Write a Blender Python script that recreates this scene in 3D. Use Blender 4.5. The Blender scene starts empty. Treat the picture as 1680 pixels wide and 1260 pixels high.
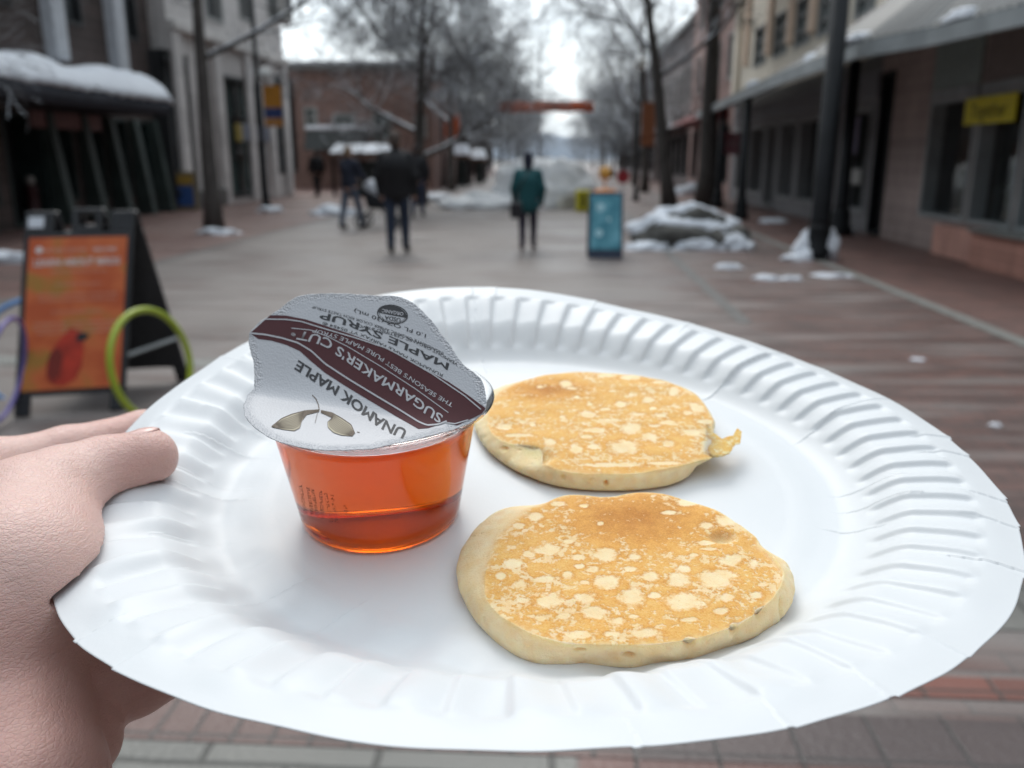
import bpy, math, random
import numpy as np
from mathutils import Vector, Matrix, noise as mnoise
random.seed(7); rng = np.random.default_rng(11)
scene = bpy.context.scene
COL = scene.collection
rad = math.radians

# ------------------------------------------------------------------ camera
FPX, CX, CY, H = 1400.0, 840.0, 630.0, 1.40
PIT = math.atan(370 / FPX)
YAW = math.atan(85 / FPX * math.cos(PIT))
cp, sp, cy_, sy = math.cos(PIT), math.sin(PIT), math.cos(YAW), math.sin(YAW)
RIGHT = np.array([cy_, sy, 0.0]); FWD = np.array([-sy*cp, cy_*cp, -sp]); UP = np.array([-sy*sp, cy_*sp, cp])
CAM = np.array([0.0, 0.0, H])
camd = bpy.data.cameras.new('camera'); cam = bpy.data.objects.new('camera', camd); COL.objects.link(cam)
camd.sensor_width = 36.0; camd.lens = 36.0*FPX/1680.0
camd.clip_start = 0.01; camd.clip_end = 3000.0
M = Matrix(((RIGHT[0], UP[0], -FWD[0], 0), (RIGHT[1], UP[1], -FWD[1], 0), (RIGHT[2], UP[2], -FWD[2], H), (0, 0, 0, 1)))
cam.matrix_world = M
camd.dof.use_dof = True; camd.dof.focus_distance = 0.172; camd.dof.aperture_fstop = 18.5
scene.camera = cam

# ------------------------------------------------------------------ sky + sun
SKY_LO, SKY_HI = 0.05, 1.20
SUN_EL, SUN_AZ = rad(50), rad(-12)
w = bpy.data.worlds.new('World'); scene.world = w; w.use_nodes = True
nt = w.node_tree; nt.nodes.clear()
out = nt.nodes.new('ShaderNodeOutputWorld')
sky = nt.nodes.new('ShaderNodeTexSky'); sky.sky_type = 'NISHITA'; sky.sun_disc = False
sky.sun_elevation = SUN_EL; sky.sun_rotation = SUN_AZ; sky.air_density = 1.2; sky.dust_density = 3.0
bg1 = nt.nodes.new('ShaderNodeBackground'); bg1.inputs[1].default_value = 0.10
nt.links.new(sky.outputs[0], bg1.inputs[0])
tc = nt.nodes.new('ShaderNodeTexCoord'); mp = nt.nodes.new('ShaderNodeMapping'); mp.inputs['Scale'].default_value = (1.0, 1.0, 2.0)
nt.links.new(tc.outputs['Generated'], mp.inputs[0])
n1 = nt.nodes.new('ShaderNodeTexNoise'); n1.inputs['Scale'].default_value = 3.4; n1.inputs['Detail'].default_value = 8; n1.inputs['Roughness'].default_value = 0.6
nt.links.new(mp.outputs[0], n1.inputs['Vector'])
cr = nt.nodes.new('ShaderNodeValToRGB'); nt.links.new(n1.outputs[0], cr.inputs[0])
cr.color_ramp.elements[0].position = 0.34; cr.color_ramp.elements[0].color = (0.40, 0.47, 0.53, 1)
cr.color_ramp.elements[1].position = 0.66; cr.color_ramp.elements[1].color = (0.89, 0.96, 1.0, 1)
bg2 = nt.nodes.new('ShaderNodeBackground'); nt.links.new(cr.outputs[0], bg2.inputs[0])
# the cloud deck is thinner and brighter towards the sun
dt = nt.nodes.new('ShaderNodeVectorMath'); dt.operation = 'DOT_PRODUCT'; nt.links.new(tc.outputs['Generated'], dt.inputs[0])
dt.inputs[1].default_value = (math.sin(SUN_AZ)*math.cos(rad(56)), math.cos(SUN_AZ)*math.cos(rad(56)), math.sin(rad(56)))
mr = nt.nodes.new('ShaderNodeMapRange'); mr.interpolation_type = 'SMOOTHSTEP'; nt.links.new(dt.outputs['Value'], mr.inputs[0])
mr.inputs[1].default_value = -0.40; mr.inputs[2].default_value = 0.98; mr.inputs[3].default_value = SKY_LO; mr.inputs[4].default_value = SKY_HI
nt.links.new(mr.outputs[0], bg2.inputs[1])
mx = nt.nodes.new('ShaderNodeMixShader'); mx.inputs[0].default_value = 0.86
nt.links.new(bg1.outputs[0], mx.inputs[1]); nt.links.new(bg2.outputs[0], mx.inputs[2]); nt.links.new(mx.outputs[0], out.inputs[0])
sd = bpy.data.lights.new('sun', 'SUN'); sd.energy = 0.6; sd.angle = rad(26); sd.color = (1.0, 0.96, 0.90)
so = bpy.data.objects.new('sun', sd); COL.objects.link(so)
sv = Vector((math.sin(SUN_AZ)*math.cos(SUN_EL), math.cos(SUN_AZ)*math.cos(SUN_EL), math.sin(SUN_EL)))
so.rotation_euler = sv.to_track_quat('Z', 'Y').to_euler(); so.location = (0, 0, 30)
scene.view_settings.view_transform = 'Standard'; scene.view_settings.look = 'None'
scene.view_settings.exposure = 1.08; scene.view_settings.gamma = 1.0
scene.cycles.max_bounces = 14; scene.cycles.transmission_bounces = 12; scene.cycles.transparent_max_bounces = 12
scene.cycles.volume_bounces = 8; scene.cycles.diffuse_bounces = 4; scene.cycles.use_denoising = True

# ------------------------------------------------------------------ px helpers (photo pixels, 1680 x 1260)
def ray(px, py):
    px = np.asarray(px, float); py = np.asarray(py, float)
    return ((px-CX)/FPX)[..., None]*RIGHT - ((py-CY)/FPX)[..., None]*UP + FWD
def G(px, py, z=0.0):
    d = ray(px, py); t = (z-H)/d[..., 2]; return CAM + d*t[..., None]
def atY(px, py, Y):
    d = ray(px, py); return CAM + d*(Y/d[..., 1])[..., None]
def atX(px, py, X):
    d = ray(px, py); return CAM + d*(X/d[..., 0])[..., None]
def W(px, py, depth):
    return CAM + ray(px, py)*depth

# ------------------------------------------------------------------ object helpers
def tag(o, label=None, cat=None, group=None, kind=None):
    if label: o['label'] = label
    if cat: o['category'] = cat
    if group: o['group'] = group
    if kind: o['kind'] = kind
    return o
def link(o, parent=None):
    COL.objects.link(o)
    if parent is not None:
        o.parent = parent
        o.matrix_parent_inverse = parent_mat(parent).inverted()
    return o
def parent_mat(p):
    m = p.matrix_basis.copy()
    if p.parent is not None: m = parent_mat(p.parent) @ p.matrix_parent_inverse @ m
    return m
def thing(name, loc, label, cat, group=None, rz=0.0):
    o = bpy.data.objects.new(name, None); o.empty_display_size = 0.1
    o.location = Vector([float(v) for v in loc]); o.rotation_euler = (0, 0, rz)
    COL.objects.link(o); return tag(o, label, cat, group)
def mesh_np(name, V, F, mat=None, parent=None, smooth=True, attrs=None):
    """V (n,3); F list/array of quads or tris (or list of lists)."""
    me = bpy.data.meshes.new(name)
    V = np.asarray(V, np.float32)
    if isinstance(F, np.ndarray):
        k = F.shape[1]; nf = len(F)
        me.vertices.add(len(V)); me.vertices.foreach_set('co', V.ravel())
        me.loops.add(nf*k); me.loops.foreach_set('vertex_index', F.astype(np.int32).ravel())
        me.polygons.add(nf); me.polygons.foreach_set('loop_start', np.arange(0, nf*k, k, dtype=np.int32))
        me.update(calc_edges=True)
    else:
        me.from_pydata([tuple(map(float, v)) for v in V], [], [list(map(int, f)) for f in F])
    me.validate(verbose=False)
    if smooth: me.polygons.foreach_set('use_smooth', [True]*len(me.polygons))
    if attrs:
        for k_, a in attrs.items():
            at = me.attributes.new(k_, 'FLOAT', 'POINT'); at.data.foreach_set('value', np.asarray(a, np.float32))
    if mat: me.materials.append(mat)
    o = bpy.data.objects.new(name, me); link(o, parent); me.update()
    return o

class MB:
    """collects shapes for ONE mesh"""
    def __init__(s): s.V = []; s.F = []; s.n = 0
    def add(s, V, F):
        V = np.asarray(V, float).reshape(-1, 3)
        s.V.append(V); s.F += [[int(i)+s.n for i in f] for f in F]; s.n += len(V); return s
    def box(s, x0, x1, y0, y1, z0, z1):
        v = [(x, y, z) for x in (x0, x1) for y in (y0, y1) for z in (z0, z1)]
        return s.add(v, [(0, 1, 3, 2), (4, 6, 7, 5), (0, 4, 5, 1), (2, 3, 7, 6), (0, 2, 6, 4), (1, 5, 7, 3)])
    def hexa(s, p):  # 8 points: bottom 4 ccw, top 4 ccw
        return s.add(p, [(3, 2, 1, 0), (4, 5, 6, 7), (0, 1, 5, 4), (1, 2, 6, 5), (2, 3, 7, 6), (3, 0, 4, 7)])
    def tube(s, pts, r, n=8, caps=True):
        pts = [np.asarray(p, float) for p in pts]
        rs = r if hasattr(r, '__len__') else [r]*len(pts)
        V = []; ref = None
        for i, p in enumerate(pts):
            t = pts[min(i+1, len(pts)-1)]-pts[max(i-1, 0)]; t = t/(np.linalg.norm(t)+1e-12)
            if ref is None:
                ref = np.array([1.0, 0, 0]) if abs(t[0]) < .8 else np.array([0, 1.0, 0])
            a = ref-t*(ref@t); a /= np.linalg.norm(a)+1e-12; ref = a; b = np.cross(t, a)
            for k in range(n):
                c = 2*math.pi*k/n; V.append(p+rs[i]*(math.cos(c)*a+math.sin(c)*b))
        F = []
        for i in range(len(pts)-1):
            for k in range(n):
                F.append((i*n+k, i*n+(k+1) % n, (i+1)*n+(k+1) % n, (i+1)*n+k))
        if caps: F.append(tuple(range(n))[::-1]); F.append(tuple((len(pts)-1)*n+k for k in range(n)))
        return s.add(V, F)
    def lathe(s, prof, c=(0, 0, 0), n=24, closed_ends=True):
        V = [(c[0]+r*math.cos(2*math.pi*k/n), c[1]+r*math.sin(2*math.pi*k/n), c[2]+z) for r, z in prof for k in range(n)]
        F = [(i*n+k, i*n+(k+1) % n, (i+1)*n+(k+1) % n, (i+1)*n+k) for i in range(len(prof)-1) for k in range(n)]
        if closed_ends:
            F.append(tuple(range(n))[::-1]); F.append(tuple((len(prof)-1)*n+k for k in range(n)))
        return s.add(V, F)
    def prism(s, poly, d):  # poly: list of 3D pts, extrude by d
        poly = [np.asarray(p, float) for p in poly]; n = len(poly); d = np.asarray(d, float)
        V = poly+[p+d for p in poly]
        return s.add(V, [tuple(range(n))[::-1], tuple(range(n, 2*n))]+[(i, (i+1) % n, n+(i+1) % n, n+i) for i in range(n)])
    def build(s, name, mat, parent=None, smooth=False, bevel=0.0):
        o = mesh_np(name, np.concatenate(s.V), s.F, mat, parent, smooth)
        if bevel:
            m = o.modifiers.new('bevel', 'BEVEL'); m.width = bevel; m.segments = 2; m.limit_method = 'ANGLE'
        return o

# ------------------------------------------------------------------ SDF -> mesh
def surface_nets(vol, org, h):
    s = vol < 0
    nx, ny, nz = vol.shape
    cnt = np.zeros((nx-1, ny-1, nz-1), np.int8)
    acc = np.zeros((nx-1, ny-1, nz-1, 3), np.float32)
    cor = [(0, 0, 0), (1, 0, 0), (0, 1, 0), (1, 1, 0), (0, 0, 1), (1, 0, 1), (0, 1, 1), (1, 1, 1)]
    ed = [(0, 1), (2, 3), (4, 5), (6, 7), (0, 2), (1, 3), (4, 6), (5, 7), (0, 4), (1, 5), (2, 6), (3, 7)]
    sl = lambda a, c: a[c[0]:nx-1+c[0], c[1]:ny-1+c[1], c[2]:nz-1+c[2]]
    for a, b in ed:
        A, B = cor[a], cor[b]; sa, sb = sl(s, A), sl(s, B); m = sa != sb
        idx = np.nonzero(m)
        va = sl(vol, A)[idx]; vb = sl(vol, B)[idx]; t = va/(va-vb)
        cnt[idx] += 1
        for k in range(3):
            acc[idx+(np.full(len(idx[0]), k),)] += A[k]+t*(B[k]-A[k])
    act = np.nonzero(cnt > 0)
    vid = -np.ones(cnt.shape, np.int64); vid[act] = np.arange(len(act[0]))
    V = (np.stack(act, 1)+acc[act]/cnt[act][:, None])*h+np.asarray(org)
    F = []
    for ax in range(3):
        o = [0, 0, 0]; o[ax] = 1
        n_ = [nx, ny, nz]
        r = [slice(1, n_[k]-1) for k in range(3)]; r[ax] = slice(0, n_[ax]-1)
        r2 = [slice(1, n_[k]-1) for k in range(3)]; r2[ax] = slice(1, n_[ax])
        s0, s1 = s[tuple(r)], s[tuple(r2)]
        ii = np.nonzero(s0 != s1)
        base = [ii[k]+(0 if k == ax else 1) for k in range(3)]
        flip = s0[ii]
        b1, b2 = [(1, 2), (2, 0), (0, 1)][ax]
        def cell(d1, d2):
            c = [x.copy() for x in base]; c[b1] -= d1; c[b2] -= d2; return vid[tuple(c)]
        q = np.stack([cell(0, 0), cell(1, 0), cell(1, 1), cell(0, 1)], 1)
        q[~flip] = q[~flip][:, ::-1]
        F.append(q)
    return V, np.concatenate(F)
def smin(a, b, k):
    h = np.clip(.5+.5*(b-a)/k, 0, 1); return b*(1-h)+a*h-k*h*(1-h)
def cone_d(P, a, b, ra, rb):
    a = np.asarray(a, np.float32); b = np.asarray(b, np.float32)
    ab = b-a; t = np.clip(((P-a)@ab)/(ab@ab), 0, 1)
    return np.sqrt((((P-a)-t[..., None]*ab)**2).sum(-1))-(ra+(rb-ra)*t)
def ell_d(P, c, r):
    q = (P-np.asarray(c, np.float32))/np.asarray(r, np.float32); k = np.sqrt((q**2).sum(-1)); return (k-1)*min(r)
def grid_pts(lo, hi, h):
    ax = [np.arange(lo[k], hi[k]+h, h, dtype=np.float32) for k in range(3)]
    return np.stack(np.meshgrid(*ax, indexing='ij'), -1)
def laplace(V, F, it=2, lam=.5):
    V = V.copy()
    e = np.concatenate([F[:, [0, 1]], F[:, [1, 2]], F[:, [2, 3]], F[:, [3, 0]]])
    for _ in range(it):
        s = np.zeros_like(V); c = np.zeros(len(V))
        for k in range(3):
            s[:, k] = np.bincount(e[:, 0], V[e[:, 1], k], len(V))+np.bincount(e[:, 1], V[e[:, 0], k], len(V))
        c = np.bincount(e[:, 0], minlength=len(V))+np.bincount(e[:, 1], minlength=len(V))
        V += lam*(s/np.maximum(c, 1)[:, None]-V)
    return V
def sdf_limbs(limbs, h, k, pad=.02, extra=None, it=2):
    pts = np.array([l[0] for l in limbs]+[l[1] for l in limbs]); rr = max(max(l[2], l[3]) for l in limbs)
    lo = pts.min(0)-rr-pad; hi = pts.max(0)+rr+pad
    P = grid_pts(lo, hi, h); d = None
    for l in limbs:
        q = cone_d(P, *l[:4]); kk = l[4] if len(l) > 4 else k
        d = q if d is None else smin(d, q, kk)
    if extra is not None: d = extra(P, d)
    V, F = surface_nets(d, lo, h)
    return laplace(V, F, it), F

# ------------------------------------------------------------------ materials
def nn(nt, t, **kw):
    n = nt.nodes.new(t)
    for k, v in kw.items(): setattr(n, k, v)
    return n
def mat(name, col, rough=.6, metal=0.0, var=0.12, scale=8.0, bump=0.0, bscale=40.0, spec=.5, alpha=1.0, col2=None, trans=0.0, stretch=None, emit=0.0):
    m = bpy.data.materials.new(name); m.use_nodes = True; nt = m.node_tree; b = nt.nodes['Principled BSDF']
    L = nt.links.new
    b.inputs['Roughness'].default_value = rough; b.inputs['Metallic'].default_value = metal
    b.inputs['Specular IOR Level'].default_value = spec
    if trans: b.inputs['Transmission Weight'].default_value = trans
    tc = nn(nt, 'ShaderNodeTexCoord'); co = tc.outputs['Object']
    if stretch:
        mp = nn(nt, 'ShaderNodeMapping'); mp.inputs['Scale'].default_value = stretch; L(co, mp.inputs[0]); co = mp.outputs[0]
    no = nn(nt, 'ShaderNodeTexNoise'); no.inputs['Scale'].default_value = scale; no.inputs['Detail'].default_value = 5
    L(co, no.inputs['Vector'])
    r = nn(nt, 'ShaderNodeValToRGB'); L(no.outputs[0], r.inputs[0])
    c = np.array(col[:3]); c2 = np.array(col2[:3]) if col2 else None
    r.color_ramp.elements[0].position = .3; r.color_ramp.elements[1].position = .7
    lo = c*(1-var) if c2 is None else c; hi = np.minimum(c*(1+var), 1) if c2 is None else c2
    r.color_ramp.elements[0].color = (*lo, 1); r.color_ramp.elements[1].color = (*hi, 1)
    L(r.outputs[0], b.inputs['Base Color'])
    if bump:
        n2 = nn(nt, 'ShaderNodeTexNoise'); n2.inputs['Scale'].default_value = bscale; n2.inputs['Detail'].default_value = 4; L(co, n2.inputs['Vector'])
        bp = nn(nt, 'ShaderNodeBump'); bp.inputs['Strength'].default_value = min(1, bump); bp.inputs['Distance'].default_value = .3/bscale
        L(n2.outputs[0], bp.inputs['Height']); L(bp.outputs[0], b.inputs['Normal'])
    if emit:
        L(r.outputs[0], b.inputs['Emission Color']); b.inputs['Emission Strength'].default_value = emit
    m.diffuse_color = (*col[:3], 1)
    return m

# ================================================================== PAPER PLATE
PR = 0.115
PLC = np.array([0.00464295, -0.01259441, 0.22551481]); PLA, PLB = 0.00080528, 0.39259671; PLW = (-0.00645155, -0.0030572, 0.00191994, 0.00081547)
def cam2w(v): return RIGHT*v[0]+UP*v[1]+FWD*v[2]
a_, b_ = PLA, PLB
nc = np.array([math.sin(a_), math.cos(a_)*math.cos(b_), -math.cos(a_)*math.sin(b_)])
uc = np.cross(nc, [0, 0, 1.]); uc /= np.linalg.norm(uc); uc *= np.sign(uc[0])
vc = np.cross(uc, nc); vc *= np.sign(vc[2])
PO = CAM+cam2w(PLC); PU = cam2w(uc); PV = cam2w(vc); PN = cam2w(nc)   # rim plane frame
BASE = -0.0125                                                        # flat of the plate below the rim plane
def L2W(x, y, z):
    x, y, z = (np.asarray(q, float) for q in (x, y, z))
    return PO+x[..., None]*PU+y[..., None]*PV+z[..., None]*PN
def pxL(px, py, z=0.0):
    """photo pixel -> plate-local x,y on the plane at height z over the rim plane"""
    d = ray(px, py); o = CAM-PO
    t = (z-o@PN)/(d@PN); P = o+d*np.asarray(t)[..., None]
    return P@PU, P@PV
WARP = PLW
def plate_warp(r, th):
    return (WARP[0]*np.cos(2*th)+WARP[1]*np.sin(2*th)+WARP[2]*np.cos(3*th)+WARP[3]*np.sin(3*th))*np.clip(r/PR, 0, 1)**4
def sstep(x, a, b):
    t = np.clip((x-a)/(b-a), 0, 1); return t*t*(3-2*t)
def plate_profile(r):
    z = BASE + (-0.0042-BASE)*sstep(r, .0785, .0945) + 0.0042*sstep(r, .085, .1085)
    return z - 0.0004*sstep(r, .1085, .116) + .00022*(sstep(r, .066, .070)-sstep(r, .071, .076))
FL_N = 70
def _amp(th):
    d = np.degrees(th)
    a = np.interp(d, [-180, -165, -140, -110, -80, -50, -30, 0, 90, 150, 180], [.75, .62, .58, .60, .55, .55, .70, .95, 1, .85, .65])
    return a
_ph = rng.normal(0, 1, (3, 40))
def wob(th, k, s):
    o = np.zeros_like(th)
    for i in range(1, 9): o += _ph[k, i]*np.cos(i*th)+_ph[k, i+10]*np.sin(i*th)
    return o*s/3
CREASES = [(r0, r1, math.radians(t), s) for r0, r1, t, s in [
    (.074, .114, 42, 1.0), (.080, .114, 14, .9), (.100, .1148, 57, .9), (.098, .1148, 31, .7), (.103, .1148, 3, 1.0), (.100, .1148, -2, 1.0),
    (.104, .1148, -14, .9), (.102, .1148, -21, .8), (.098, .1146, -33, .9), (.106, .1148, -52, .6), (.105, .1148, -62, .6), (.106, .1148, 76, .8), (.070, .114, 101, .8),
    (.104, .1148, 96, .6), (.078, .094, -8, .7), (.078, .096, -14, .7), (.074, .088, -21, .7), (.074, .098, -176, .9), (.072, .094, -171, 1.1), (.076, .096, -163, .8),
    (.074, .094, -156, .7), (.070, .090, -147, .9), (.068, .086, -136, 1.1), (.066, .082, -122, 1.1), (.104, .1148, -136, .7), (.105, .1148, -128, .8),
    (.074, .096, 171, .8), (.076, .098, 163, .7), (.104, .1148, 150, .6), (.102, .1148, 128, .7), (.105, .1148, -84, .5), (.104, .1148, -72, .5)]]
def plate_z(r, th):
    z = plate_profile(r)+plate_warp(r, th)
    m = sstep(r, .0845, .0880)*(1-sstep(r, .1055, .1082))
    q_ = (FL_N*(th+wob(th, 0, .006)+(r-.095)*(.5+1.0*np.sin(th+.4)))/(2*math.pi)) % 1.0
    f = np.where(q_ < .78, .5+.5*np.cos(q_/.78*math.pi), .5-.5*np.cos((q_-.78)/.22*math.pi))
    z = z + m*_amp(th)*(f*.00135-.0008)
    lw = sstep(-np.cos(th-rad(-115)), -1, .35)
    z = z + (1-lw)*sstep(r, .06, .09)*(1-sstep(r, .104, .113))*(.00042*np.sin(22*th+r*210+wob(th, 1, .8))+.00042*np.sin(37*th-r*90))
    for r0, r1, t, s in CREASES:
        dt = (th-t-(r-r0)*1.5*math.sin(t*7)+math.pi) % (2*math.pi)-math.pi
        q = dt*r/.0011
        env = sstep(r, r0-.002, r0+.006)*(1-sstep(r, r1, r1+.0012))
        z = z + s*.00042*env*np.where(q > 0, np.exp(-q*.9), -np.exp(q*5)*.45)*np.exp(-np.abs(q)*.02)
    z = z + .0004*sstep(r, .1, .115)*np.sin(5*th+wob(th, 2, 1.0))
    return z
def white_paper():
    m = bpy.data.materials.new('coated_white_paper'); m.use_nodes = True; nt = m.node_tree; b = nt.nodes['Principled BSDF']; L = nt.links.new
    b.inputs['Base Color'].default_value = (.66, .672, .68, 1); b.inputs['Roughness'].default_value = .5
    b.inputs['Coat Weight'].default_value = .12; b.inputs['Coat Roughness'].default_value = .28; b.inputs['Specular IOR Level'].default_value = .35
    tc = nn(nt, 'ShaderNodeTexCoord'); n = nn(nt, 'ShaderNodeTexNoise'); n.inputs['Scale'].default_value = 900; n.inputs['Detail'].default_value = 3
    L(tc.outputs['Object'], n.inputs['Vector'])
    n2 = nn(nt, 'ShaderNodeTexNoise'); n2.inputs['Scale'].default_value = 60; L(tc.outputs['Object'], n2.inputs['Vector'])
    ad = nn(nt, 'ShaderNodeMath', operation='MULTIPLY_ADD'); ad.inputs[1].default_value = 8; L(n2.outputs[0], ad.inputs[0]); L(n.outputs[0], ad.inputs[2])
    bp = nn(nt, 'ShaderNodeBump'); bp.inputs['Strength'].default_value = .25; bp.inputs['Distance'].default_value = .00012
    L(ad.outputs[0], bp.inputs['Height']); L(bp.outputs[0], b.inputs['Normal'])
    return m
NR, NT = 150, 1900
rr_ = np.concatenate([np.linspace(0, .066, 24)[1:], np.linspace(.066, PR, NR)[1:]])
th_ = np.linspace(0, 2*math.pi, NT, endpoint=False); th_ = np.where(th_ > math.pi, th_-2*math.pi, th_)
Rg, Tg = np.meshgrid(rr_, th_, indexing='ij')
edge = 1+.0016*wob(Tg*6, 2, .6)*sstep(Rg, .112, .115)
for r0, r1, t, s in CREASES:
    if r1 > .1145:
        dt = (Tg-t+math.pi) % (2*math.pi)-math.pi
        edge = edge+sstep(Rg, .110, .115)*s*.006*np.where(dt > 0, np.exp(-dt/.03), 0)
Zg = plate_z(Rg, Tg); Rg2 = Rg*edge
V = np.concatenate([[[0, 0, BASE]], np.stack([Rg2*np.cos(Tg), Rg2*np.sin(Tg), Zg], -1).reshape(-1, 3)])
V = L2W(V[:, 0], V[:, 1], V[:, 2])
nr = len(rr_)
i, j = np.meshgrid(np.arange(nr-1), np.arange(NT), indexing='ij')
Fq = np.stack([1+i*NT+j, 1+(i+1)*NT+j, 1+(i+1)*NT+(j+1) % NT, 1+i*NT+(j+1) % NT], -1).reshape(-1, 4)
cen = np.stack([np.zeros(NT//2, int), 1+np.arange(0, NT, 2), 1+np.arange(1, NT, 2), 1+(np.arange(2, NT+2, 2) % NT)], 1)
plate = mesh_np('paper_plate', V, np.concatenate([Fq, cen]), white_paper())
md = plate.modifiers.new('thickness', 'SOLIDIFY'); md.thickness = .00013; md.offset = -1
tag(plate, 'round white paper plate with a fluted creased rim, carrying two pancakes and a cup', 'plate')

# ================================================================== PANCAKES
def star(poly, c, th):
    """radius of closed polyline around c as function of angle th"""
    p = np.asarray(poly)-c; a = np.unwrap(np.arctan2(p[:, 1], p[:, 0]))
    if a[-1] < a[0]: p = p[::-1]; a = a[::-1]
    r = np.hypot(p[:, 0], p[:, 1])
    n = len(p); aa = np.concatenate([a-2*math.pi, a, a+2*math.pi]); rr = np.tile(r, 3)
    o = np.argsort(aa, kind='stable'); th = (th-a[0]) % (2*math.pi)+a[0]
    return np.interp(th, aa[o], rr[o])
def smooth_per(r, k):
    ker = np.exp(-.5*(np.arange(-3*k, 3*k+1)/k)**2); ker /= ker.sum()
    return np.convolve(np.concatenate([r[-3*k:], r, r[:3*k]]), ker, 'valid')
def pancake(name, top, bot, ztop, label, blobs, pits, tone_c, pitch=(1, 1), lift=None, seed=1, flap=None, botz=.0008):
    N = 900; th = np.linspace(-math.pi, math.pi, N, endpoint=False)
    tp = np.array([np.array(pxL(x, y, BASE+ztop)) for x, y in top]); bp = np.array([np.array(pxL(x, y, BASE+botz)) for x, y in bot])
    c = np.array([(tp[:, 0].min()+tp[:, 0].max())/2, (tp[:, 1].min()+tp[:, 1].max())/2])
    rt = smooth_per(star(tp, c, th), 5); rb = smooth_per(star(bp, c, th), 20)
    rg = np.random.default_rng(seed)
    bk = sstep(np.sin(th), .0, .35)*sstep(np.cos(th), -.80, -.45); rb = rb*(1-bk)+np.minimum(rb, rt+.0002)*bk
    fine = sum(rg.normal(0, 1)*np.sin(k*th+rg.uniform(0, 6.3))/k**.8 for k in range(9, 70))
    rt = rt*(1+.0022*fine)
    rows = []; att = []; rad_att = []
    nT = 150
    s = np.linspace(0, 1, nT)[1:]
    P = [np.array([[c[0], c[1], BASE+ztop]])]; A = [np.array([1.0])]; E = [np.array([0.])]
    for q in s:
        x = c[0]+q*rt*np.cos(th); y = c[1]+q*rt*np.sin(th)
        z = BASE+ztop - .0005*q**7 + .0*th
        P.append(np.stack([x, y, z+0*th], 1)); A.append(np.full(N, 1.0)); E.append(np.full(N, q))
    nS = 34
    for q in np.linspace(0, 1, nS+1)[1:]:
        # side: from the top edge out to a bulge and back in to the base
        r = rt+(rb-rt)*sstep(q, -.15, .75)+.0010*np.sin(q*math.pi)*1.0 - .0006*sstep(q, .86, 1.0)
        z = BASE+ztop-.0005-(ztop-.0005-.0002)*q**1.15
        P.append(np.stack([c[0]+r*np.cos(th), c[1]+r*np.sin(th), z+0*th], 1)); A.append(np.full(N, max(0., 1-q*7))); E.append(np.full(N, 1+q))
    P.append(np.array([[c[0], c[1], BASE+.0002]])); A.append(np.array([0.])); E.append(np.array([2.]))
    V = np.concatenate(P); A = np.concatenate(A); E = np.concatenate(E)
    # surface unevenness
    X = V[:, 0]*1000+seed*37; Y = V[:, 1]*1000
    top_m = (E <= 1)
    und = np.zeros(len(V)); 
    for k in range(26):
        f = rg.uniform(.06, .8); an = rg.uniform(0, 6.3); und += rg.normal()*np.sin(f*(X*math.cos(an)+Y*math.sin(an))+rg.uniform(0, 6.3))/(1+f*7)
    V[:, 2] += np.where(top_m, und*.00022*(E**.5), 0)
    nrm = np.stack([np.cos(np.arctan2(V[:, 1]-c[1], V[:, 0]-c[0])), np.sin(np.arctan2(V[:, 1]-c[1], V[:, 0]-c[0]))], 1)
    sidew = np.where(E > 1, np.sin(np.clip(E-1, 0, 1)*math.pi), 0)
    sn = np.zeros(len(V)); ang = np.arctan2(V[:, 1]-c[1], V[:, 0]-c[0])
    for k in range(40):
        f = rg.integers(4, 60); sn += rg.normal()*np.sin(f*ang+rg.uniform(-9, 9)*E+rg.uniform(0, 6.3))/(1+f*.09)
    V[:, :2] += nrm*(sidew*sn*.00010)[:, None]
    V[:, 2] = np.maximum(V[:, 2], plate_profile(np.hypot(V[:, 0], V[:, 1]))+.00010)
    # pits (photo px, z above base, radius, depth)
    W3 = L2W(V[:, 0], V[:, 1], V[:, 2])
    d = W3-CAM; zz = d@FWD; sx = CX+FPX*(d@RIGHT)/zz; sy_ = CY-FPX*(d@UP)/zz
    pit = np.zeros(len(V))
    vis = (E <= 1) | (np.sin(ang) < .35)
    for x, y, rx, ry, dep in pits:
        g = np.exp(-(((sx-x)/rx)**2+((sy_-y)/ry)**2)**1.5)*vis; pit = np.maximum(pit, g)
        W3 = W3+(g*dep)[:, None]*(np.where((E > 1)[:, None], -(nrm[:, :1]*PU+nrm[:, 1:]*PV), -PN))
    # blob field = pale bubbles on the browned face
    bl = np.full(len(V), -1.0)
    for x, y, rx, ry in blobs:
        bl = np.maximum(bl, 1-np.sqrt(((sx-x)/rx)**2+((sy_-y)/ry)**2))
    tone = np.exp(-(((sx-tone_c[0])/tone_c[2])**2+((sy_-tone_c[1])/tone_c[3])**2))
    nTr = nT-1; rowsn = nTr+nS
    i, j = np.meshgrid(np.arange(rowsn-1), np.arange(N), indexing='ij')
    F = np.stack([1+i*N+j, 1+(i+1)*N+j, 1+(i+1)*N+(j+1) % N, 1+i*N+(j+1) % N], -1).reshape(-1, 4)
    cc = np.stack([np.zeros(N//2, int), 1+np.arange(0, N, 2), 1+np.arange(1, N, 2), 1+(np.arange(2, N+2, 2) % N)], 1)
    l0 = 1+(rowsn-1)*N; last = len(V)-1
    cb = np.stack([np.full(N//2, last), l0+(np.arange(2, N+2, 2) % N), l0+np.arange(1, N, 2), l0+np.arange(0, N, 2)], 1)
    F = np.concatenate([F, cc, cb])
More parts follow.
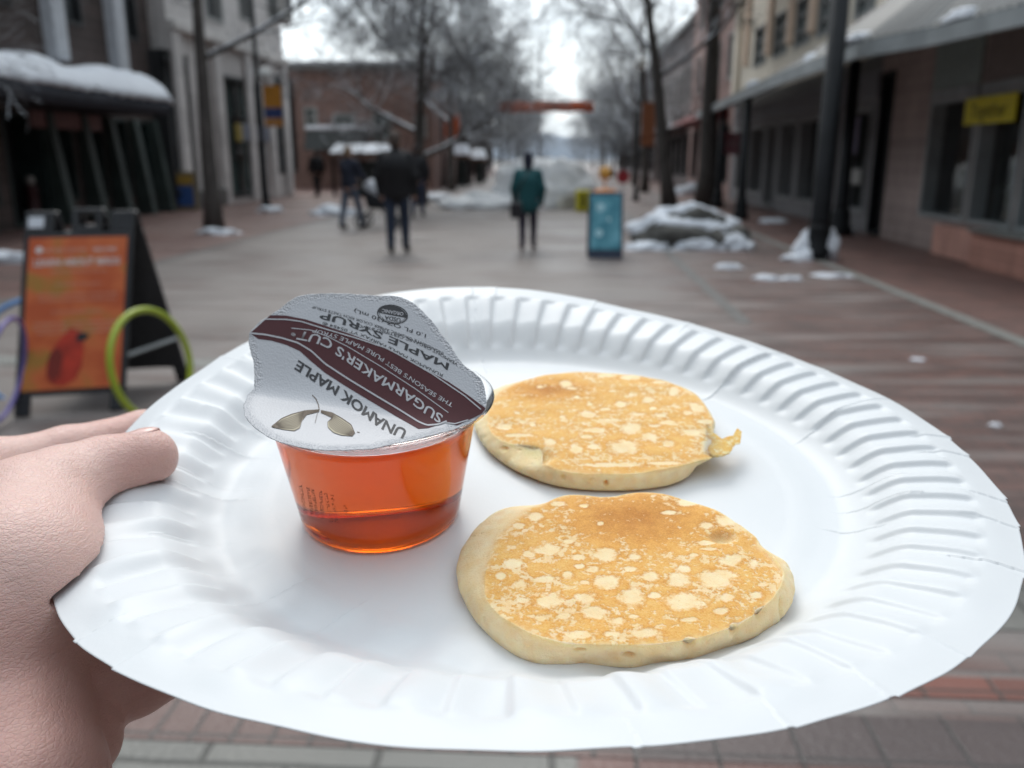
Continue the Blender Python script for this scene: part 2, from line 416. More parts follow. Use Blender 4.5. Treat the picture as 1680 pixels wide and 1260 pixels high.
    if flap is not None:
        # thin crust flap reaching past the edge: strip between two px polylines
        a, b2, z0, z1 = flap; a = np.array(a, float); b2 = np.array(b2, float); m = 40
        def rs(p): 
            t = np.concatenate([[0], np.cumsum(np.hypot(*np.diff(p, axis=0).T))]); t /= t[-1]; u = np.linspace(0, 1, m); return np.stack([np.interp(u, t, p[:, 0]), np.interp(u, t, p[:, 1])], 1)
        a, b2 = rs(a), rs(b2); u = np.linspace(0, 1, m); k = 10; FV = []; 
        for side in (0, 1):
            for w_ in np.linspace(0, 1, k):
                q = a*(1-w_)+b2*w_; zq = BASE+z0+(z1-z0)*u-.0005*side
                x, y = [], []
                for (xx, yy), z_ in zip(q, zq):
                    X_, Y_ = pxL(xx, yy, z_); x.append(X_); y.append(Y_)
                FV.append(L2W(x, y, zq))
        FV = np.concatenate(FV); o = len(W3); fs = []
        def ix(s_, w_, u_): return o+(s_*k+w_)*m+u_
        for w_ in range(k-1):
            for u_ in range(m-1):
                fs.append((ix(0, w_, u_), ix(0, w_, u_+1), ix(0, w_+1, u_+1), ix(0, w_+1, u_))); fs.append((ix(1, w_, u_), ix(1, w_+1, u_), ix(1, w_+1, u_+1), ix(1, w_, u_+1)))
        for u_ in range(m-1):
            fs.append((ix(0, 0, u_), ix(1, 0, u_), ix(1, 0, u_+1), ix(0, 0, u_+1))); fs.append((ix(0, k-1, u_), ix(0, k-1, u_+1), ix(1, k-1, u_+1), ix(1, k-1, u_)))
        W3 = np.concatenate([W3, FV]); F = np.concatenate([F, np.array(fs)]); z_ = len(FV)
        A = np.concatenate([A, np.ones(z_)]); bl = np.concatenate([bl, np.full(z_, -.15)]); tone = np.concatenate([tone, np.zeros(z_)]); pit = np.concatenate([pit, np.zeros(z_)]); E = np.concatenate([E, np.full(z_, .8)])
    o = mesh_np(name, W3, F, PAN, None, True, dict(brown=A, blob=bl, tone=tone, pit=pit, edge=E))
    return tag(o, label, 'pancake', 'silver dollar pancakes on the plate')
def pancake_mat():
    m = bpy.data.materials.new('pancake_crust'); m.use_nodes = True; nt = m.node_tree; b = nt.nodes['Principled BSDF']; L = nt.links.new
    def attr(n): a = nn(nt, 'ShaderNodeAttribute'); a.attribute_name = n; return a.outputs['Fac']
    def math_(op, a, b_=None, c_=None, cl=False):
        n = nn(nt, 'ShaderNodeMath', operation=op); n.use_clamp = cl
        for k, v in enumerate((a, b_, c_)):
            if v is None: continue
            if isinstance(v, (int, float)): n.inputs[k].default_value = v
            else: L(v, n.inputs[k])
        return n.outputs[0]
    def noise(sc, det=4, rough=.55, vec=None):
        n = nn(nt, 'ShaderNodeTexNoise'); n.inputs['Scale'].default_value = sc; n.inputs['Detail'].default_value = det; n.inputs['Roughness'].default_value = rough
        L(vec or co, n.inputs['Vector']); return n.outputs[0]
    tcn = nn(nt, 'ShaderNodeTexCoord'); co = tcn.outputs['Object']
    def mrange(v, a, b_): 
        n = nn(nt, 'ShaderNodeMapRange'); n.interpolation_type = 'SMOOTHSTEP'; L(v, n.inputs[0]); n.inputs[1].default_value = a; n.inputs[2].default_value = b_; return n.outputs[0]
    brown, blob, tone, pit, edge_ = [attr(x) for x in ('brown', 'blob', 'tone', 'pit', 'edge')]
    nA = noise(420, 5, .6); nB = noise(1500, 4, .65); nC = noise(170, 3)
    # big bubbles with ragged edges
    f1 = math_('ADD', blob, math_('MULTIPLY', math_('SUBTRACT', nA, .5), 1.5))
    f1 = math_('ADD', f1, math_('MULTIPLY', math_('SUBTRACT', nB, .5), .6))
    big = mrange(f1, .0, .46)
    # small freckles : thresholded noise, fewer in the dark zone
    fr = math_('ADD', math_('MULTIPLY', noise(700, 2, .5), .6), math_('ADD', math_('MULTIPLY', noise(1700, 3, .55), .4), math_('MULTIPLY', math_('SUBTRACT', nC, .5), .55)))
    fr = math_('SUBTRACT', fr, math_('MULTIPLY', tone, .10))
    small = mrange(fr, .50, .60)
    e2 = math_('ADD', edge_, math_('MULTIPLY', math_('SUBTRACT', nA, .5), .16))
    rim = math_('MULTIPLY', mrange(e2, .95, 1.03), .6)
    pale = math_('MAXIMUM', math_('MAXIMUM', math_('MULTIPLY', big, mrange(nB, .18, .40)), math_('MULTIPLY', small, .8)), rim)
    crust = math_('MULTIPLY', math_('SUBTRACT', 1.0, pale), brown, cl=True)
    crust = math_('MULTIPLY', crust, math_('SUBTRACT', 1.0, math_('MULTIPLY', pit, .9)), cl=True)
    bt = math_('ADD', math_('MULTIPLY', noise(2600, 2, .6), .75), math_('ADD', math_('MULTIPLY', tone, .50), math_('MULTIPLY', nC, .35))); bt = math_('ADD', bt, math_('MULTIPLY', math_('SUBTRACT', noise(380, 4, .65), .5), .55)); bt = math_('ADD', bt, math_('MULTIPLY', math_('MULTIPLY', mrange(f1, -.35, .05), math_('SUBTRACT', 1.0, big)), .16)); bt = math_('SUBTRACT', bt, .17)
    rb = nn(nt, 'ShaderNodeValToRGB'); L(bt, rb.inputs[0])
    rb.color_ramp.elements[0].position = .22; rb.color_ramp.elements[0].color = (.84, .51, .16, 1)
    rb.color_ramp.elements[1].position = .95; rb.color_ramp.elements[1].color = (.52, .20, .032, 1)
    e = rb.color_ramp.elements.new(.5); e.color = (.76, .375, .085, 1)
    rp = nn(nt, 'ShaderNodeValToRGB'); L(noise(300, 4), rp.inputs[0])
    rp.color_ramp.elements[0].position = .3; rp.color_ramp.elements[0].color = (.88, .64, .33, 1)
    rp.color_ramp.elements[1].position = .7; rp.color_ramp.elements[1].color = (.92, .76, .49, 1)
    # golden base ring low on the side
    low = mrange(edge_, 1.86, 1.99)
    mxa = nn(nt, 'ShaderNodeMix', data_type='RGBA'); L(low, mxa.inputs[0]); L(rp.outputs[0], mxa.inputs[6]); mxa.inputs[7].default_value = (.78, .42, .13, 1)
    mxp = nn(nt, 'ShaderNodeMix', data_type='RGBA'); L(math_('MULTIPLY', pit, .6), mxp.inputs[0]); L(mxa.outputs[2], mxp.inputs[6]); mxp.inputs[7].default_value = (.80, .60, .26, 1)
    mxb = nn(nt, 'ShaderNodeMix', data_type='RGBA'); L(crust, mxb.inputs[0]); L(mxp.outputs[2], mxb.inputs[6]); L(rb.outputs[0], mxb.inputs[7])
    L(mxb.outputs[2], b.inputs['Base Color'])
    b.inputs['Roughness'].default_value = .62; b.inputs['Specular IOR Level'].default_value = .3
    b.inputs['Subsurface Weight'].default_value = .5; b.inputs['Subsurface Radius'].default_value = (.0045, .0030, .0014); b.inputs['Subsurface Scale'].default_value = 1
    hgt = math_('ADD', math_('MULTIPLY', nB, .5), math_('ADD', math_('MULTIPLY', noise(2600, 3, .7), .75), math_('MULTIPLY', crust, .5)))
    vo = nn(nt, 'ShaderNodeTexVoronoi'); vo.inputs['Scale'].default_value = 330; L(co, vo.inputs['Vector'])
    pore = math_('MULTIPLY', mrange(vo.outputs['Distance'], .30, .10), math_('SUBTRACT', 1.0, brown, cl=True))
    hgt = math_('SUBTRACT', hgt, math_('MULTIPLY', pore, math_('MULTIPLY', mrange(nC, .5, .62), .9)))
    bp = nn(nt, 'ShaderNodeBump'); bp.inputs['Strength'].default_value = .8; bp.inputs['Distance'].default_value = .0005
    L(hgt, bp.inputs['Height']); L(bp.outputs[0], b.inputs['Normal'])
    return m
PAN = pancake_mat()
def zc(pts, ox, oy, s): return [(ox+x/s, oy+y/s)+tuple(v/s for v in r) for x, y, *r in pts]
# near pancake
f_top = zc([(435, 108), (540, 60), (640, 60), (700, 66), (780, 62), (840, 48), (920, 42), (1000, 48), (1100, 82), (1200, 115), (1290, 150), (1380, 200), (1462, 268), (1440, 285), (1500, 325), (1575, 415), (1568, 460), (1540, 520), (1490, 575), (1400, 640), (1280, 700), (1100, 742), (900, 760), (700, 765), (520, 745), (440, 722), (330, 680), (230, 620), (170, 545), (160, 470), (180, 380), (220, 290), (300, 190), (370, 130)], 740, 790, 2.897)
f_bot = zc([(45, 500), (60, 570), (120, 665), (210, 760), (300, 838), (420, 892), (510, 895), (600, 868), (640, 850), (700, 868), (770, 893), (870, 893), (1000, 878), (1150, 850), (1290, 800), (1400, 760), (1480, 720), (1560, 680), (1602, 590), (1605, 510), (1585, 440), (1500, 325), (1300, 160), (1000, 60), (700, 60), (435, 105), (330, 118), (240, 165), (150, 240), (80, 350), (50, 430)], 740, 790, 2.897)
f_bl = zc([(510, 105, 45, 16), (400, 170, 45, 25), (455, 325, 75, 35), (370, 345, 40, 18), (730, 350, 68, 40), (600, 360, 40, 18), (870, 360, 38, 22), (610, 403, 26, 14), (555, 440, 34, 20), (670, 418, 36, 18), (855, 415, 45, 16), (440, 465, 78, 18), (325, 488, 42, 24), (740, 480, 75, 38), (635, 480, 28, 12), (945, 450, 52, 28), (1100, 415, 45, 22), (1085, 465, 70, 38), (1260, 465, 105, 55), (1335, 375, 62, 32), (1440, 390, 32, 28), (1210, 210, 42, 22), (1310, 190, 60, 32), (1120, 100, 62, 22), (1040, 148, 45, 12), (470, 568, 90, 42), (640, 555, 62, 30), (860, 550, 72, 55), (965, 540, 36, 20), (1110, 568, 118, 48), (1310, 553, 45, 22), (1450, 540, 42, 22), (1280, 615, 45, 20), (680, 625, 75, 32), (540, 640, 45, 22), (430, 650, 42, 20), (790, 665, 50, 22), (870, 640, 28, 14), (1135, 655, 45, 14), (920, 718, 85, 26), (600, 728, 90, 22), (760, 725, 50, 16), (240, 450, 32, 22), (300, 390, 60, 32), (320, 210, 35, 20), (340, 565, 34, 14), (1210, 290, 60, 14), (1150, 350, 26, 10), (1480, 490, 30, 16), (1230, 320, 50, 10), (560, 285, 30, 14), (710, 200, 20, 10), (630, 115, 30, 10)], 740, 790, 2.897)
f_pit = [(740+1290/2.897, 790+262/2.897, 20, 8, .0018), (740+1133/2.897, 790+765/2.897, 9, 11, .0008), (740+1348/2.897, 790+705/2.897, 7, 14, .0008), (740+1475/2.897, 790+630/2.897, 9, 12, .0008), (740+845/2.897, 790+825/2.897, 9, 4, .0012), (740+610/2.897, 790+800/2.897, 10, 2.5, .0010), (740+1570/2.897, 790+600/2.897, 3, 16, .0012)]
PAN_F = pancake('pancake', f_top, f_bot, .0078, 'nearer, larger pancake with a darker golden crust and big pale bubbles', f_bl, f_pit, (1040, 850, 110, 42), seed=3, botz=.0005)
# far pancake
b_top = zc([(168, 195), (230, 135), (350, 78), (450, 52), (650, 26), (800, 34), (1000, 50), (1130, 75), (1250, 110), (1330, 150), (1385, 215), (1410, 270), (1437, 290), (1430, 330), (1440, 380), (1475, 420), (1490, 470), (1450, 520), (1350, 535), (1200, 578), (1050, 598), (850, 608), (650, 600), (540, 588), (460, 560), (430, 500), (380, 462), (300, 440), (215, 415), (165, 370), (145, 310), (150, 250)], 760, 600, 3.5)
b_bot = zc([(78, 310), (88, 390), (140, 470), (260, 572), (400, 645), (560, 695), (700, 708), (850, 712), (1000, 708), (1130, 695), (1230, 675), (1300, 635), (1330, 560), (1350, 480), (1400, 300), (1250, 120), (900, 50), (450, 60), (230, 140), (165, 190), (110, 250)], 760, 600, 3.5)
b_bl = zc([(905, 222, 48, 22), (715, 280, 62, 22), (970, 360, 68, 42), (925, 470, 100, 48), (645, 478, 46, 34), (760, 370, 95, 20), (1210, 145, 40, 32), (1060, 195, 42, 22), (1340, 245, 55, 42), (1170, 325, 55, 18), (1390, 320, 60, 20), (1320, 385, 70, 28), (1180, 445, 50, 22), (1420, 460, 70, 50), (1070, 410, 60, 26), (965, 165, 24, 14), (750, 465, 45, 20), (710, 408, 50, 16), (500, 440, 40, 22), (440, 120, 30, 12), (590, 105, 45, 24), (570, 295, 24, 10), (655, 180, 26, 12), (820, 55, 75, 16), (960, 68, 75, 18), (1130, 95, 60, 12), (240, 350, 60, 22), (400, 340, 24, 14), (310, 272, 20, 10), (340, 325, 24, 12), (820, 250, 48, 12), (1000, 280, 60, 12), (860, 145, 28, 8), (1090, 245, 30, 12), (1140, 285, 40, 14), (1290, 270, 40, 16), (1100, 345, 50, 12), (730, 220, 30, 10), (830, 312, 24, 12), (620, 130, 40, 10), (850, 570, 200, 16), (1150, 560, 110, 14), (320, 400, 90, 14)], 760, 600, 3.5)
b_pit = [(760+400/3.5, 600+515/3.5, 30, 12, .0026), (760+340/3.5, 600+480/3.5, 22, 8, .0018), (760+572/3.5, 600+640/3.5, 4, 4, .0006), (760+820/3.5, 600+676/3.5, 4, 4, .0014), (760+230/3.5, 600+480/3.5, 5, 4, .0010)]
flap = (zc([(1380, 500), (1440, 528), (1490, 522), (1530, 505), (1560, 455), (1590, 450), (1600, 380)], 760, 600, 3.5), zc([(1400, 330), (1440, 385), (1485, 420), (1520, 405), (1550, 400), (1562, 375), (1575, 358)], 760, 600, 3.5), .0056, .0062)
PAN_B = pancake('pancake', b_top, b_bot, .0060, 'farther pancake with a fine speckled crust and a thin torn flap at its right', b_bl, b_pit, (900, 640, 60, 14), seed=5, flap=flap, botz=.0008)
# the second one carries Blender's own suffix automatically

# ================================================================== SYRUP CUP
cupC = (-.0370, -.0200); CZ0, CZ1 = BASE+.0004, .0187
RB, RT = .0192, .0246
cup_m = Matrix(((PU[0], PV[0], PN[0], 0), (PU[1], PV[1], PN[1], 0), (PU[2], PV[2], PN[2], 0), (0, 0, 0, 1)))
base = L2W(cupC[0], cupC[1], CZ0)
cup = bpy.data.objects.new('syrup_cup', None); cup.matrix_basis = Matrix.Translation(Vector(base)) @ cup_m; cup.empty_display_size = .03
COL.objects.link(cup)
tag(cup, 'small clear cup of amber syrup on the plate, its printed foil lid half peeled', 'syrup cup')
HC = CZ1-CZ0
def lathe_cup(prof, n=160, closed=False):
    V = []; F = []
    for r, z in prof:
        for k in range(n):
            a = 2*math.pi*k/n; V.append((cupC[0]+r*math.cos(a), cupC[1]+r*math.sin(a), CZ0+z))
    m = len(prof)
    for i in range(m if closed else m-1):
        for k in range(n):
            F.append((i*n+k, i*n+(k+1) % n, ((i+1) % m)*n+(k+1) % n, ((i+1) % m)*n+k))
    V = np.array(V); V = L2W(V[:, 0], V[:, 1], V[:, 2])
    return V, np.array(F)
def rz_(z): return RB+(RT-RB)*(z/HC)
T = .0005
# outer up, flange, inner down
outer = [(RB-.0016, .0010), (RB-.0014, .0002), (RB-.0004, .0001), (RB+.0002, .0009)]+[(rz_(z), z) for z in np.linspace(.003, HC-.0035, 10)]+[(RT+.0002, HC-.0028), (RT+.0008, HC-.0024), (RT+.0008, HC-.0008), (RT+.0012, HC-.0004), (.0279, HC-.0004), (.0282, HC-.0001), (.0279, HC+.0001)]
inner = [(RT+.0006, HC+.0001), (RT-.0002+.0002, HC-.0016), (RT-T, HC-.003)]+[(rz_(z)-T, z) for z in np.linspace(HC-.004, .0034, 10)]+[(RB-.0006, .0024), (RB-.0014, .0016)]
def glassy(name, col, rough, ior, absorb=None, dens=0):
    m = bpy.data.materials.new(name); m.use_nodes = True; nt = m.node_tree; b = nt.nodes['Principled BSDF']
    b.inputs['Base Color'].default_value = (*col, 1); b.inputs['Roughness'].default_value = rough; b.inputs['IOR'].default_value = ior
    b.inputs['Transmission Weight'].default_value = 1
    if absorb:
        v = nn(nt, 'ShaderNodeVolumeAbsorption'); v.inputs[0].default_value = (*absorb, 1); v.inputs[1].default_value = dens
        sc_ = nn(nt, 'ShaderNodeVolumeScatter'); sc_.inputs[0].default_value = (1, .42, .02, 1); sc_.inputs[1].default_value = 8.0
        ad = nn(nt, 'ShaderNodeAddShader'); nt.links.new(v.outputs[0], ad.inputs[0]); nt.links.new(sc_.outputs[0], ad.inputs[1])
        nt.links.new(ad.outputs[0], nt.nodes['Material Output'].inputs['Volume'])
    return m
V, F = lathe_cup(outer+inner, closed=True)
mesh_np('cup_wall', V, F, glassy('clear_plastic', (1, 1, 1), .03, 1.28), cup)
liq = [(.0001, -.0007), (RB-.0030, -.0007), (RB-.0014, .0004), (RB-.0006, .0022)]+[(rz_(z)-T+.0001, z) for z in np.linspace(.0034, HC-.0030, 10)]+[(rz_(HC-.0030)-T-.0003, HC-.0031), (.0001, HC-.0031)]
V, F = lathe_cup(liq)
mesh_np('syrup', V, F, glassy('maple_syrup', (1, 1, 1), .0, 1.42, (.955, .60, .0), 150), cup)

# ---- peeled foil lid: a real curved sheet hinged on the cup's rim
def zr(pts): return [(380+x/3.652, 460+y/3.652) for x, y in pts]
RZ = CZ1+.0003
hx, hy = pxL(*zip(*[(415, 652), (742, 706)]), RZ)
h0 = np.array([hx[0], hy[0]]); hd = np.array([hx[1]-hx[0], hy[1]-hy[0]]); hd /= np.linalg.norm(hd); hn = np.array([-hd[1], hd[0]])
def lidH(x, y):
    s = (x-h0[0])*hn[0]+(y-h0[1])*hn[1]; l = (x-h0[0])*hd[0]+(y-h0[1])*hd[1]
    sp_ = np.maximum(s, 0)
    H_ = 1.02*(np.sqrt(sp_**2+.0045**2)-.0045)
    H_ = H_+.00035*np.sin(l*230+1.0)*sstep(s, 0, .012)
    return RZ+H_
def lid_hit(px, py, off=0.0):
    px = np.asarray(px, float).ravel(); py = np.asarray(py, float).ravel()
    d = ray(px, py); o = CAM-PO
    ox, oy, oz = o@PU, o@PV, o@PN; dx, dy, dz = d@PU, d@PV, d@PN
    ts = np.linspace(.12, .34, 420)
    x = ox+ts[:, None]*dx; y = oy+ts[:, None]*dy; z = oz+ts[:, None]*dz
    g = z-lidH(x, y); neg = g < 0; k = np.argmax(neg, 0); k = np.where(neg.any(0), k, len(ts)-1); k = np.maximum(k, 1)
    j = np.arange(len(px)); t = ts[k-1]+(ts[k]-ts[k-1])*g[k-1, j]/(g[k-1, j]-g[k, j]+1e-12)
    for _ in range(3):
        e = 1e-5; g0 = oz+t*dz-lidH(ox+t*dx, oy+t*dy); g1 = oz+(t+e)*dz-lidH(ox+(t+e)*dx, oy+(t+e)*dy); t = t-g0*e/(g1-g0)
    x, y = ox+t*dx, oy+t*dy; z = lidH(x, y); e = 1e-5
    if off:
        nx_, ny_ = -(lidH(x+e, y)-lidH(x-e, y))/(2*e), -(lidH(x, y+e)-lidH(x, y-e))/(2*e); q = np.sqrt(nx_**2+ny_**2+1)
        x, y, z = x+off*nx_/q, y+off*ny_/q, z+off/q
    return L2W(x, y, z)
def foil():
    m = bpy.data.materials.new('embossed_foil'); m.use_nodes = True; nt = m.node_tree; b = nt.nodes['Principled BSDF']; L = nt.links.new
    b.inputs['Base Color'].default_value = (.42, .425, .445, 1); b.inputs['Metallic'].default_value = .18; b.inputs['Roughness'].default_value = .5
    tc = nn(nt, 'ShaderNodeTexCoord'); v = nn(nt, 'ShaderNodeTexVoronoi'); v.inputs['Scale'].default_value = 2200; L(tc.outputs['Object'], v.inputs['Vector'])
    n = nn(nt, 'ShaderNodeTexNoise'); n.inputs['Scale'].default_value = 900; n.inputs['Detail'].default_value = 4; L(tc.outputs['Object'], n.inputs['Vector'])
    a = nn(nt, 'ShaderNodeMath', operation='ADD'); L(v.outputs['Distance'], a.inputs[0]); L(n.outputs[0], a.inputs[1])
    at = nn(nt, 'ShaderNodeAttribute'); at.attribute_name = 'rim'
    st = nn(nt, 'ShaderNodeMath', operation='MULTIPLY_ADD'); L(at.outputs['Fac'], st.inputs[0]); st.inputs[1].default_value = .7; st.inputs[2].default_value = .16
    bp = nn(nt, 'ShaderNodeBump'); L(st.outputs[0], bp.inputs['Strength']); bp.inputs['Distance'].default_value = .00025
    L(a.outputs[0], bp.inputs['Height']); L(bp.outputs[0], b.inputs['Normal'])
    return m
lid_out = zr([(135, 650), (95, 690), (70, 755), (75, 810), (100, 845), (150, 890), (210, 935), (300, 975), (400, 1000), (500, 1015), (600, 1022), (720, 1018), (840, 1008), (960, 985), (1100, 955), (1200, 930), (1330, 895), (1430, 855), (1510, 800), (1527, 760), (1525, 700), (1515, 640), (1495, 590), (1450, 550), (1395, 510), (1360, 470), (1310, 390), (1250, 310), (1200, 240), (1140, 180), (1080, 130), (1020, 102), (960, 92), (880, 92), (790, 85), (700, 80), (600, 78), (520, 80), (450, 84), (390, 100), (340, 130), (280, 175), (230, 212), (180, 240), (140, 275), (108, 315), (103, 370), (115, 420), (130, 480), (138, 560)])
lc = np.array([380+760/3.652, 460+560/3.652])
def densify(p, n):
    p = np.array(p+[p[0]], float); t = np.concatenate([[0], np.cumsum(np.hypot(*np.diff(p, axis=0).T))]); u = np.linspace(0, t[-1], n, endpoint=False)
    return np.stack([np.interp(u, t, p[:, 0]), np.interp(u, t, p[:, 1])], 1)
LO = densify(lid_out, 520)
jag = rng.normal(0, 1, 520); jag = np.convolve(np.concatenate([jag[-3:], jag, jag[:3]]), [.1, .2, .2, .2, .1, .1, .1], 'valid')[:520]
LO = LO+(LO-lc)/np.linalg.norm(LO-lc, axis=1)[:, None]*jag[:, None]*.9
rows = np.concatenate([np.linspace(0, .88, 46)[1:], np.linspace(.88, 1, 18)[1:]])
PX = np.concatenate([[lc]]+[lc+(LO-lc)*q for q in rows]); N = 520; rimA = np.concatenate([[0]]+[np.full(N, sstep(q, .9, .97)) for q in rows])
i, j = np.meshgrid(np.arange(len(rows)-1), np.arange(N), indexing='ij')
F = np.stack([1+i*N+j, 1+(i+1)*N+j, 1+(i+1)*N+(j+1) % N, 1+i*N+(j+1) % N], -1).reshape(-1, 4)
cc = np.stack([np.zeros(N//2, int), 1+np.arange(0, N, 2), 1+np.arange(1, N, 2), 1+(np.arange(2, N+2, 2) % N)], 1)
lid = mesh_np('foil_lid', lid_hit(PX[:, 0], PX[:, 1]), np.concatenate([F, cc]), foil(), cup, True, dict(rim=rimA))
md = lid.modifiers.new('thickness', 'SOLIDIFY'); md.thickness = .00012; md.offset = 0
def ink(name, c, rough=.6): return mat(name, c, rough, var=.06, scale=900)
MAROON, INK, SILV, TAN, VEIN = ink('maroon_ink', (.060, .009, .013), .75), ink('black_ink', (.02, .02, .024)), ink('silver_print', (.42, .42, .44)), ink('tan_ink', (.40, .35, .25)), ink('brown_ink', (.09, .06, .035))
def resample(p, n):
    p = np.array(p, float); t = np.concatenate([[0], np.cumsum(np.hypot(*np.diff(p, axis=0).T))]); u = np.linspace(0, t[-1], n)
    return np.stack([np.interp(u, t, p[:, 0]), np.interp(u, t, p[:, 1])], 1)
def strip_px(a, b2, n=80, k=14):
    a, b2 = resample(a, n), resample(b2, n)
    P = np.concatenate([a*(1-w_)+b2*w_ for w_ in np.linspace(0, 1, k)])
    i, j = np.meshgrid(np.arange(k-1), np.arange(n-1), indexing='ij')
    return P, np.stack([i*n+j, i*n+j+1, (i+1)*n+j+1, (i+1)*n+j], -1).reshape(-1, 4)
def line_px(p, w_, n=70):
    p = resample(p, n); t = np.gradient(p, axis=0); t /= np.linalg.norm(t, axis=1)[:, None]; q = np.stack([-t[:, 1], t[:, 0]], 1)*w_/2
    return strip_px(p-q, p+q, n, 3)
def decal(name, parts, m, off, parent):
    P = []; F = []; o = 0
    for p, f in parts: P.append(p); F += [[int(i)+o for i in q] for q in f]; o += len(p)
    P = np.concatenate(P); V = lid_hit(P[:, 0], P[:, 1], off)
    return mesh_np(name, V, F, m, parent, True)
band_u = zr([(232, 210), (330, 212), (450, 236), (560, 272), (700, 318), (860, 378), (1000, 448), (1150, 528), (1300, 608), (1420, 690), (1524, 768)])
band_l = zr([(105, 330), (160, 352), (240, 362), (330, 388), (410, 425), (470, 480), (560, 555), (700, 645), (850, 735), (1000, 825), (1120, 893), (1180, 888), (1290, 850), (1350, 872), (1500, 800)])
band_l[0] = zr([(112, 318)])[0]
bandP = strip_px(band_u, band_l, 160, 40)
prt = decal('printed_band', [bandP], MAROON, .00012, lid)
L1 = zr([(200, 234), (330, 236), (420, 248), (560, 292), (750, 348), (930, 408), (1000, 445), (1200, 560), (1400, 695), (1495, 775)])
L2 = zr([(112, 318), (200, 326), (300, 346), (400, 376), (480, 425), (560, 500), (700, 592), (850, 683), (1000, 773), (1120, 850), (1170, 872), (1240, 866), (1290, 846)])
L3 = zr([(360, 288), (480, 300), (580, 340), (700, 400), (900, 520), (1100, 650), (1300, 795)])
decal('printed_line', [line_px(L1, 2.0), line_px(L2, 2.6), line_px(L3, 1.3), line_px(zr([(1288, 856), (1340, 862), (1420, 838)]), 1.8)], SILV, .0002, prt)
_AD = {}; _GL = {}
def _raw_text(s, bold):
    cu = bpy.data.curves.new('t', 'FONT'); cu.body = s; cu.size = 1.0; cu.resolution_u = 3; cu.offset = bold
    o = bpy.data.objects.new('t', cu); COL.objects.link(o); bpy.context.view_layer.update()
    me = o.evaluated_get(bpy.context.evaluated_depsgraph_get()).to_mesh()
    V = np.array([v.co[:] for v in me.vertices]).reshape(-1, 3); F = [list(p.vertices) for p in me.polygons]
    o.to_mesh_clear(); bpy.data.objects.remove(o); bpy.data.curves.remove(cu)
    return V, F
def _glyph(ch, b):
    if (ch, b) not in _GL:
        if ch == 'M':   # drawn by hand: the font's own M folds over itself when emboldened
            x0, x1, h, w, cc = .073-b, .709+b, .682+b, .098+2*b, .391
            V = [(x0, -b), (x0+w, -b), (x0+w, .531-b*2), (cc, .255-3*b), (x1-w, .531-b*2), (x1-w, -b), (x1, -b), (x1, h), (x1-.085-1.2*b, h), (cc, .41+b), (x0+.085+1.2*b, h), (x0, h)]
            _GL[ch, b] = (np.array([(x, y, 0) for x, y in V]), [[0, 1, 2, 11], [2, 10, 11], [2, 3, 9, 10], [3, 4, 8, 9], [4, 5, 6, 7], [4, 7, 8]])
        else: _GL[ch, b] = _raw_text(ch, b)
    return _GL[ch, b]
def text_mesh(s, bold=.0):
    V, F, x, n = [], [], 0.0, 0
    for ch in s:
        if ch not in _AD: _AD[ch] = _raw_text('I'+ch+'I', 0.0)[0][:, 0].max()-_raw_text('II', 0.0)[0][:, 0].max()
        if ch != ' ':
            v, f = _glyph(ch, bold); v = v.copy(); v[:, 0] += x; V.append(v); F += [[i+n for i in q] for q in f]; n += len(v)
        x += _AD[ch]
    return np.concatenate(V), F
def text_px(s, path, cap, up, bold=.01, spread=True):
    """text along a px polyline through the letters' centres; cap = cap height px; up = image direction of the letters' tops"""
    V, F = text_mesh(s, bold); x0, x1 = V[:, 0].min(), V[:, 0].max()
    p = resample(path, 200); t = np.linspace(0, 1, 200); u = (V[:, 0]-x0)/(x1-x0); v = (V[:, 1]-.35)/.70*cap
    up = np.array(up, float); up /= np.linalg.norm(up)
    P = np.stack([np.interp(u, t, p[:, 0])+v*up[0], np.interp(u, t, p[:, 1])+v*up[1]], 1)
    return P, F
S = 3.652
UPV = (-.50, .86)
decal('lettering', [text_px("SUGARMAKER'S CUT", zr([(1258, 838), (1180, 785), (1085, 715), (1000, 655), (870, 582), (760, 505), (640, 425), (565, 372), (500, 350), (400, 330)]), 54/S, (-.42, .9), .014),
                    text_px("THE SEASON'S BEST PURE MAPLE SYRUP", zr([(1325, 752), (1190, 672), (1090, 602), (990, 538), (900, 472), (830, 428), (740, 385), (640, 342), (487, 302)]), 25/S, (-.5, .86), .004),
                    text_px("®", zr([(385, 330), (360, 322)]), 18/S, (-.3, .9))], SILV, .0002, prt)
decal('lettering', [text_px("UNAMOK MAPLE", zr([(1040, 925), (930, 878), (870, 840), (740, 740), (670, 690), (600, 640), (520, 592), (450, 545), (388, 505)]), 58/S, (-.45, .9), .028),
                    text_px("MAPLE SYRUP", zr([(1300, 520), (1180, 462), (1100, 425), (975, 366), (870, 325), (800, 293), (720, 262), (640, 238), (530, 210)]), 40/S, (-.25, .95), .022),
                    text_px("RUNAMOK MAPLE FAIRFAX VT 05454 ®", zr([(1265, 572), (1100, 488), (950, 408), (800, 336), (650, 288), (545, 255)]), 17/S, (-.4, .9), .010),
                    text_px("VERMONT ORGANIC CERTIFIED BY VOF", zr([(1355, 508), (1230, 432), (1100, 368), (950, 318), (740, 268)]), 17/S, (-.3, .9), .010),
                    text_px("INGREDIENTS: ORGANIC AMBER COLOR RICH TASTE SYRUP", zr([(1270, 440), (1130, 372), (1000, 322), (850, 268), (700, 220), (485, 160)]), 15/S, (-.2, .95), .01),
                    text_px("1.0 FL OZ (30 mL)", zr([(1165, 335), (1060, 298), (980, 270), (860, 225), (735, 182)]), 22/S, (-.2, .95), .01)], INK, .00012, lid)
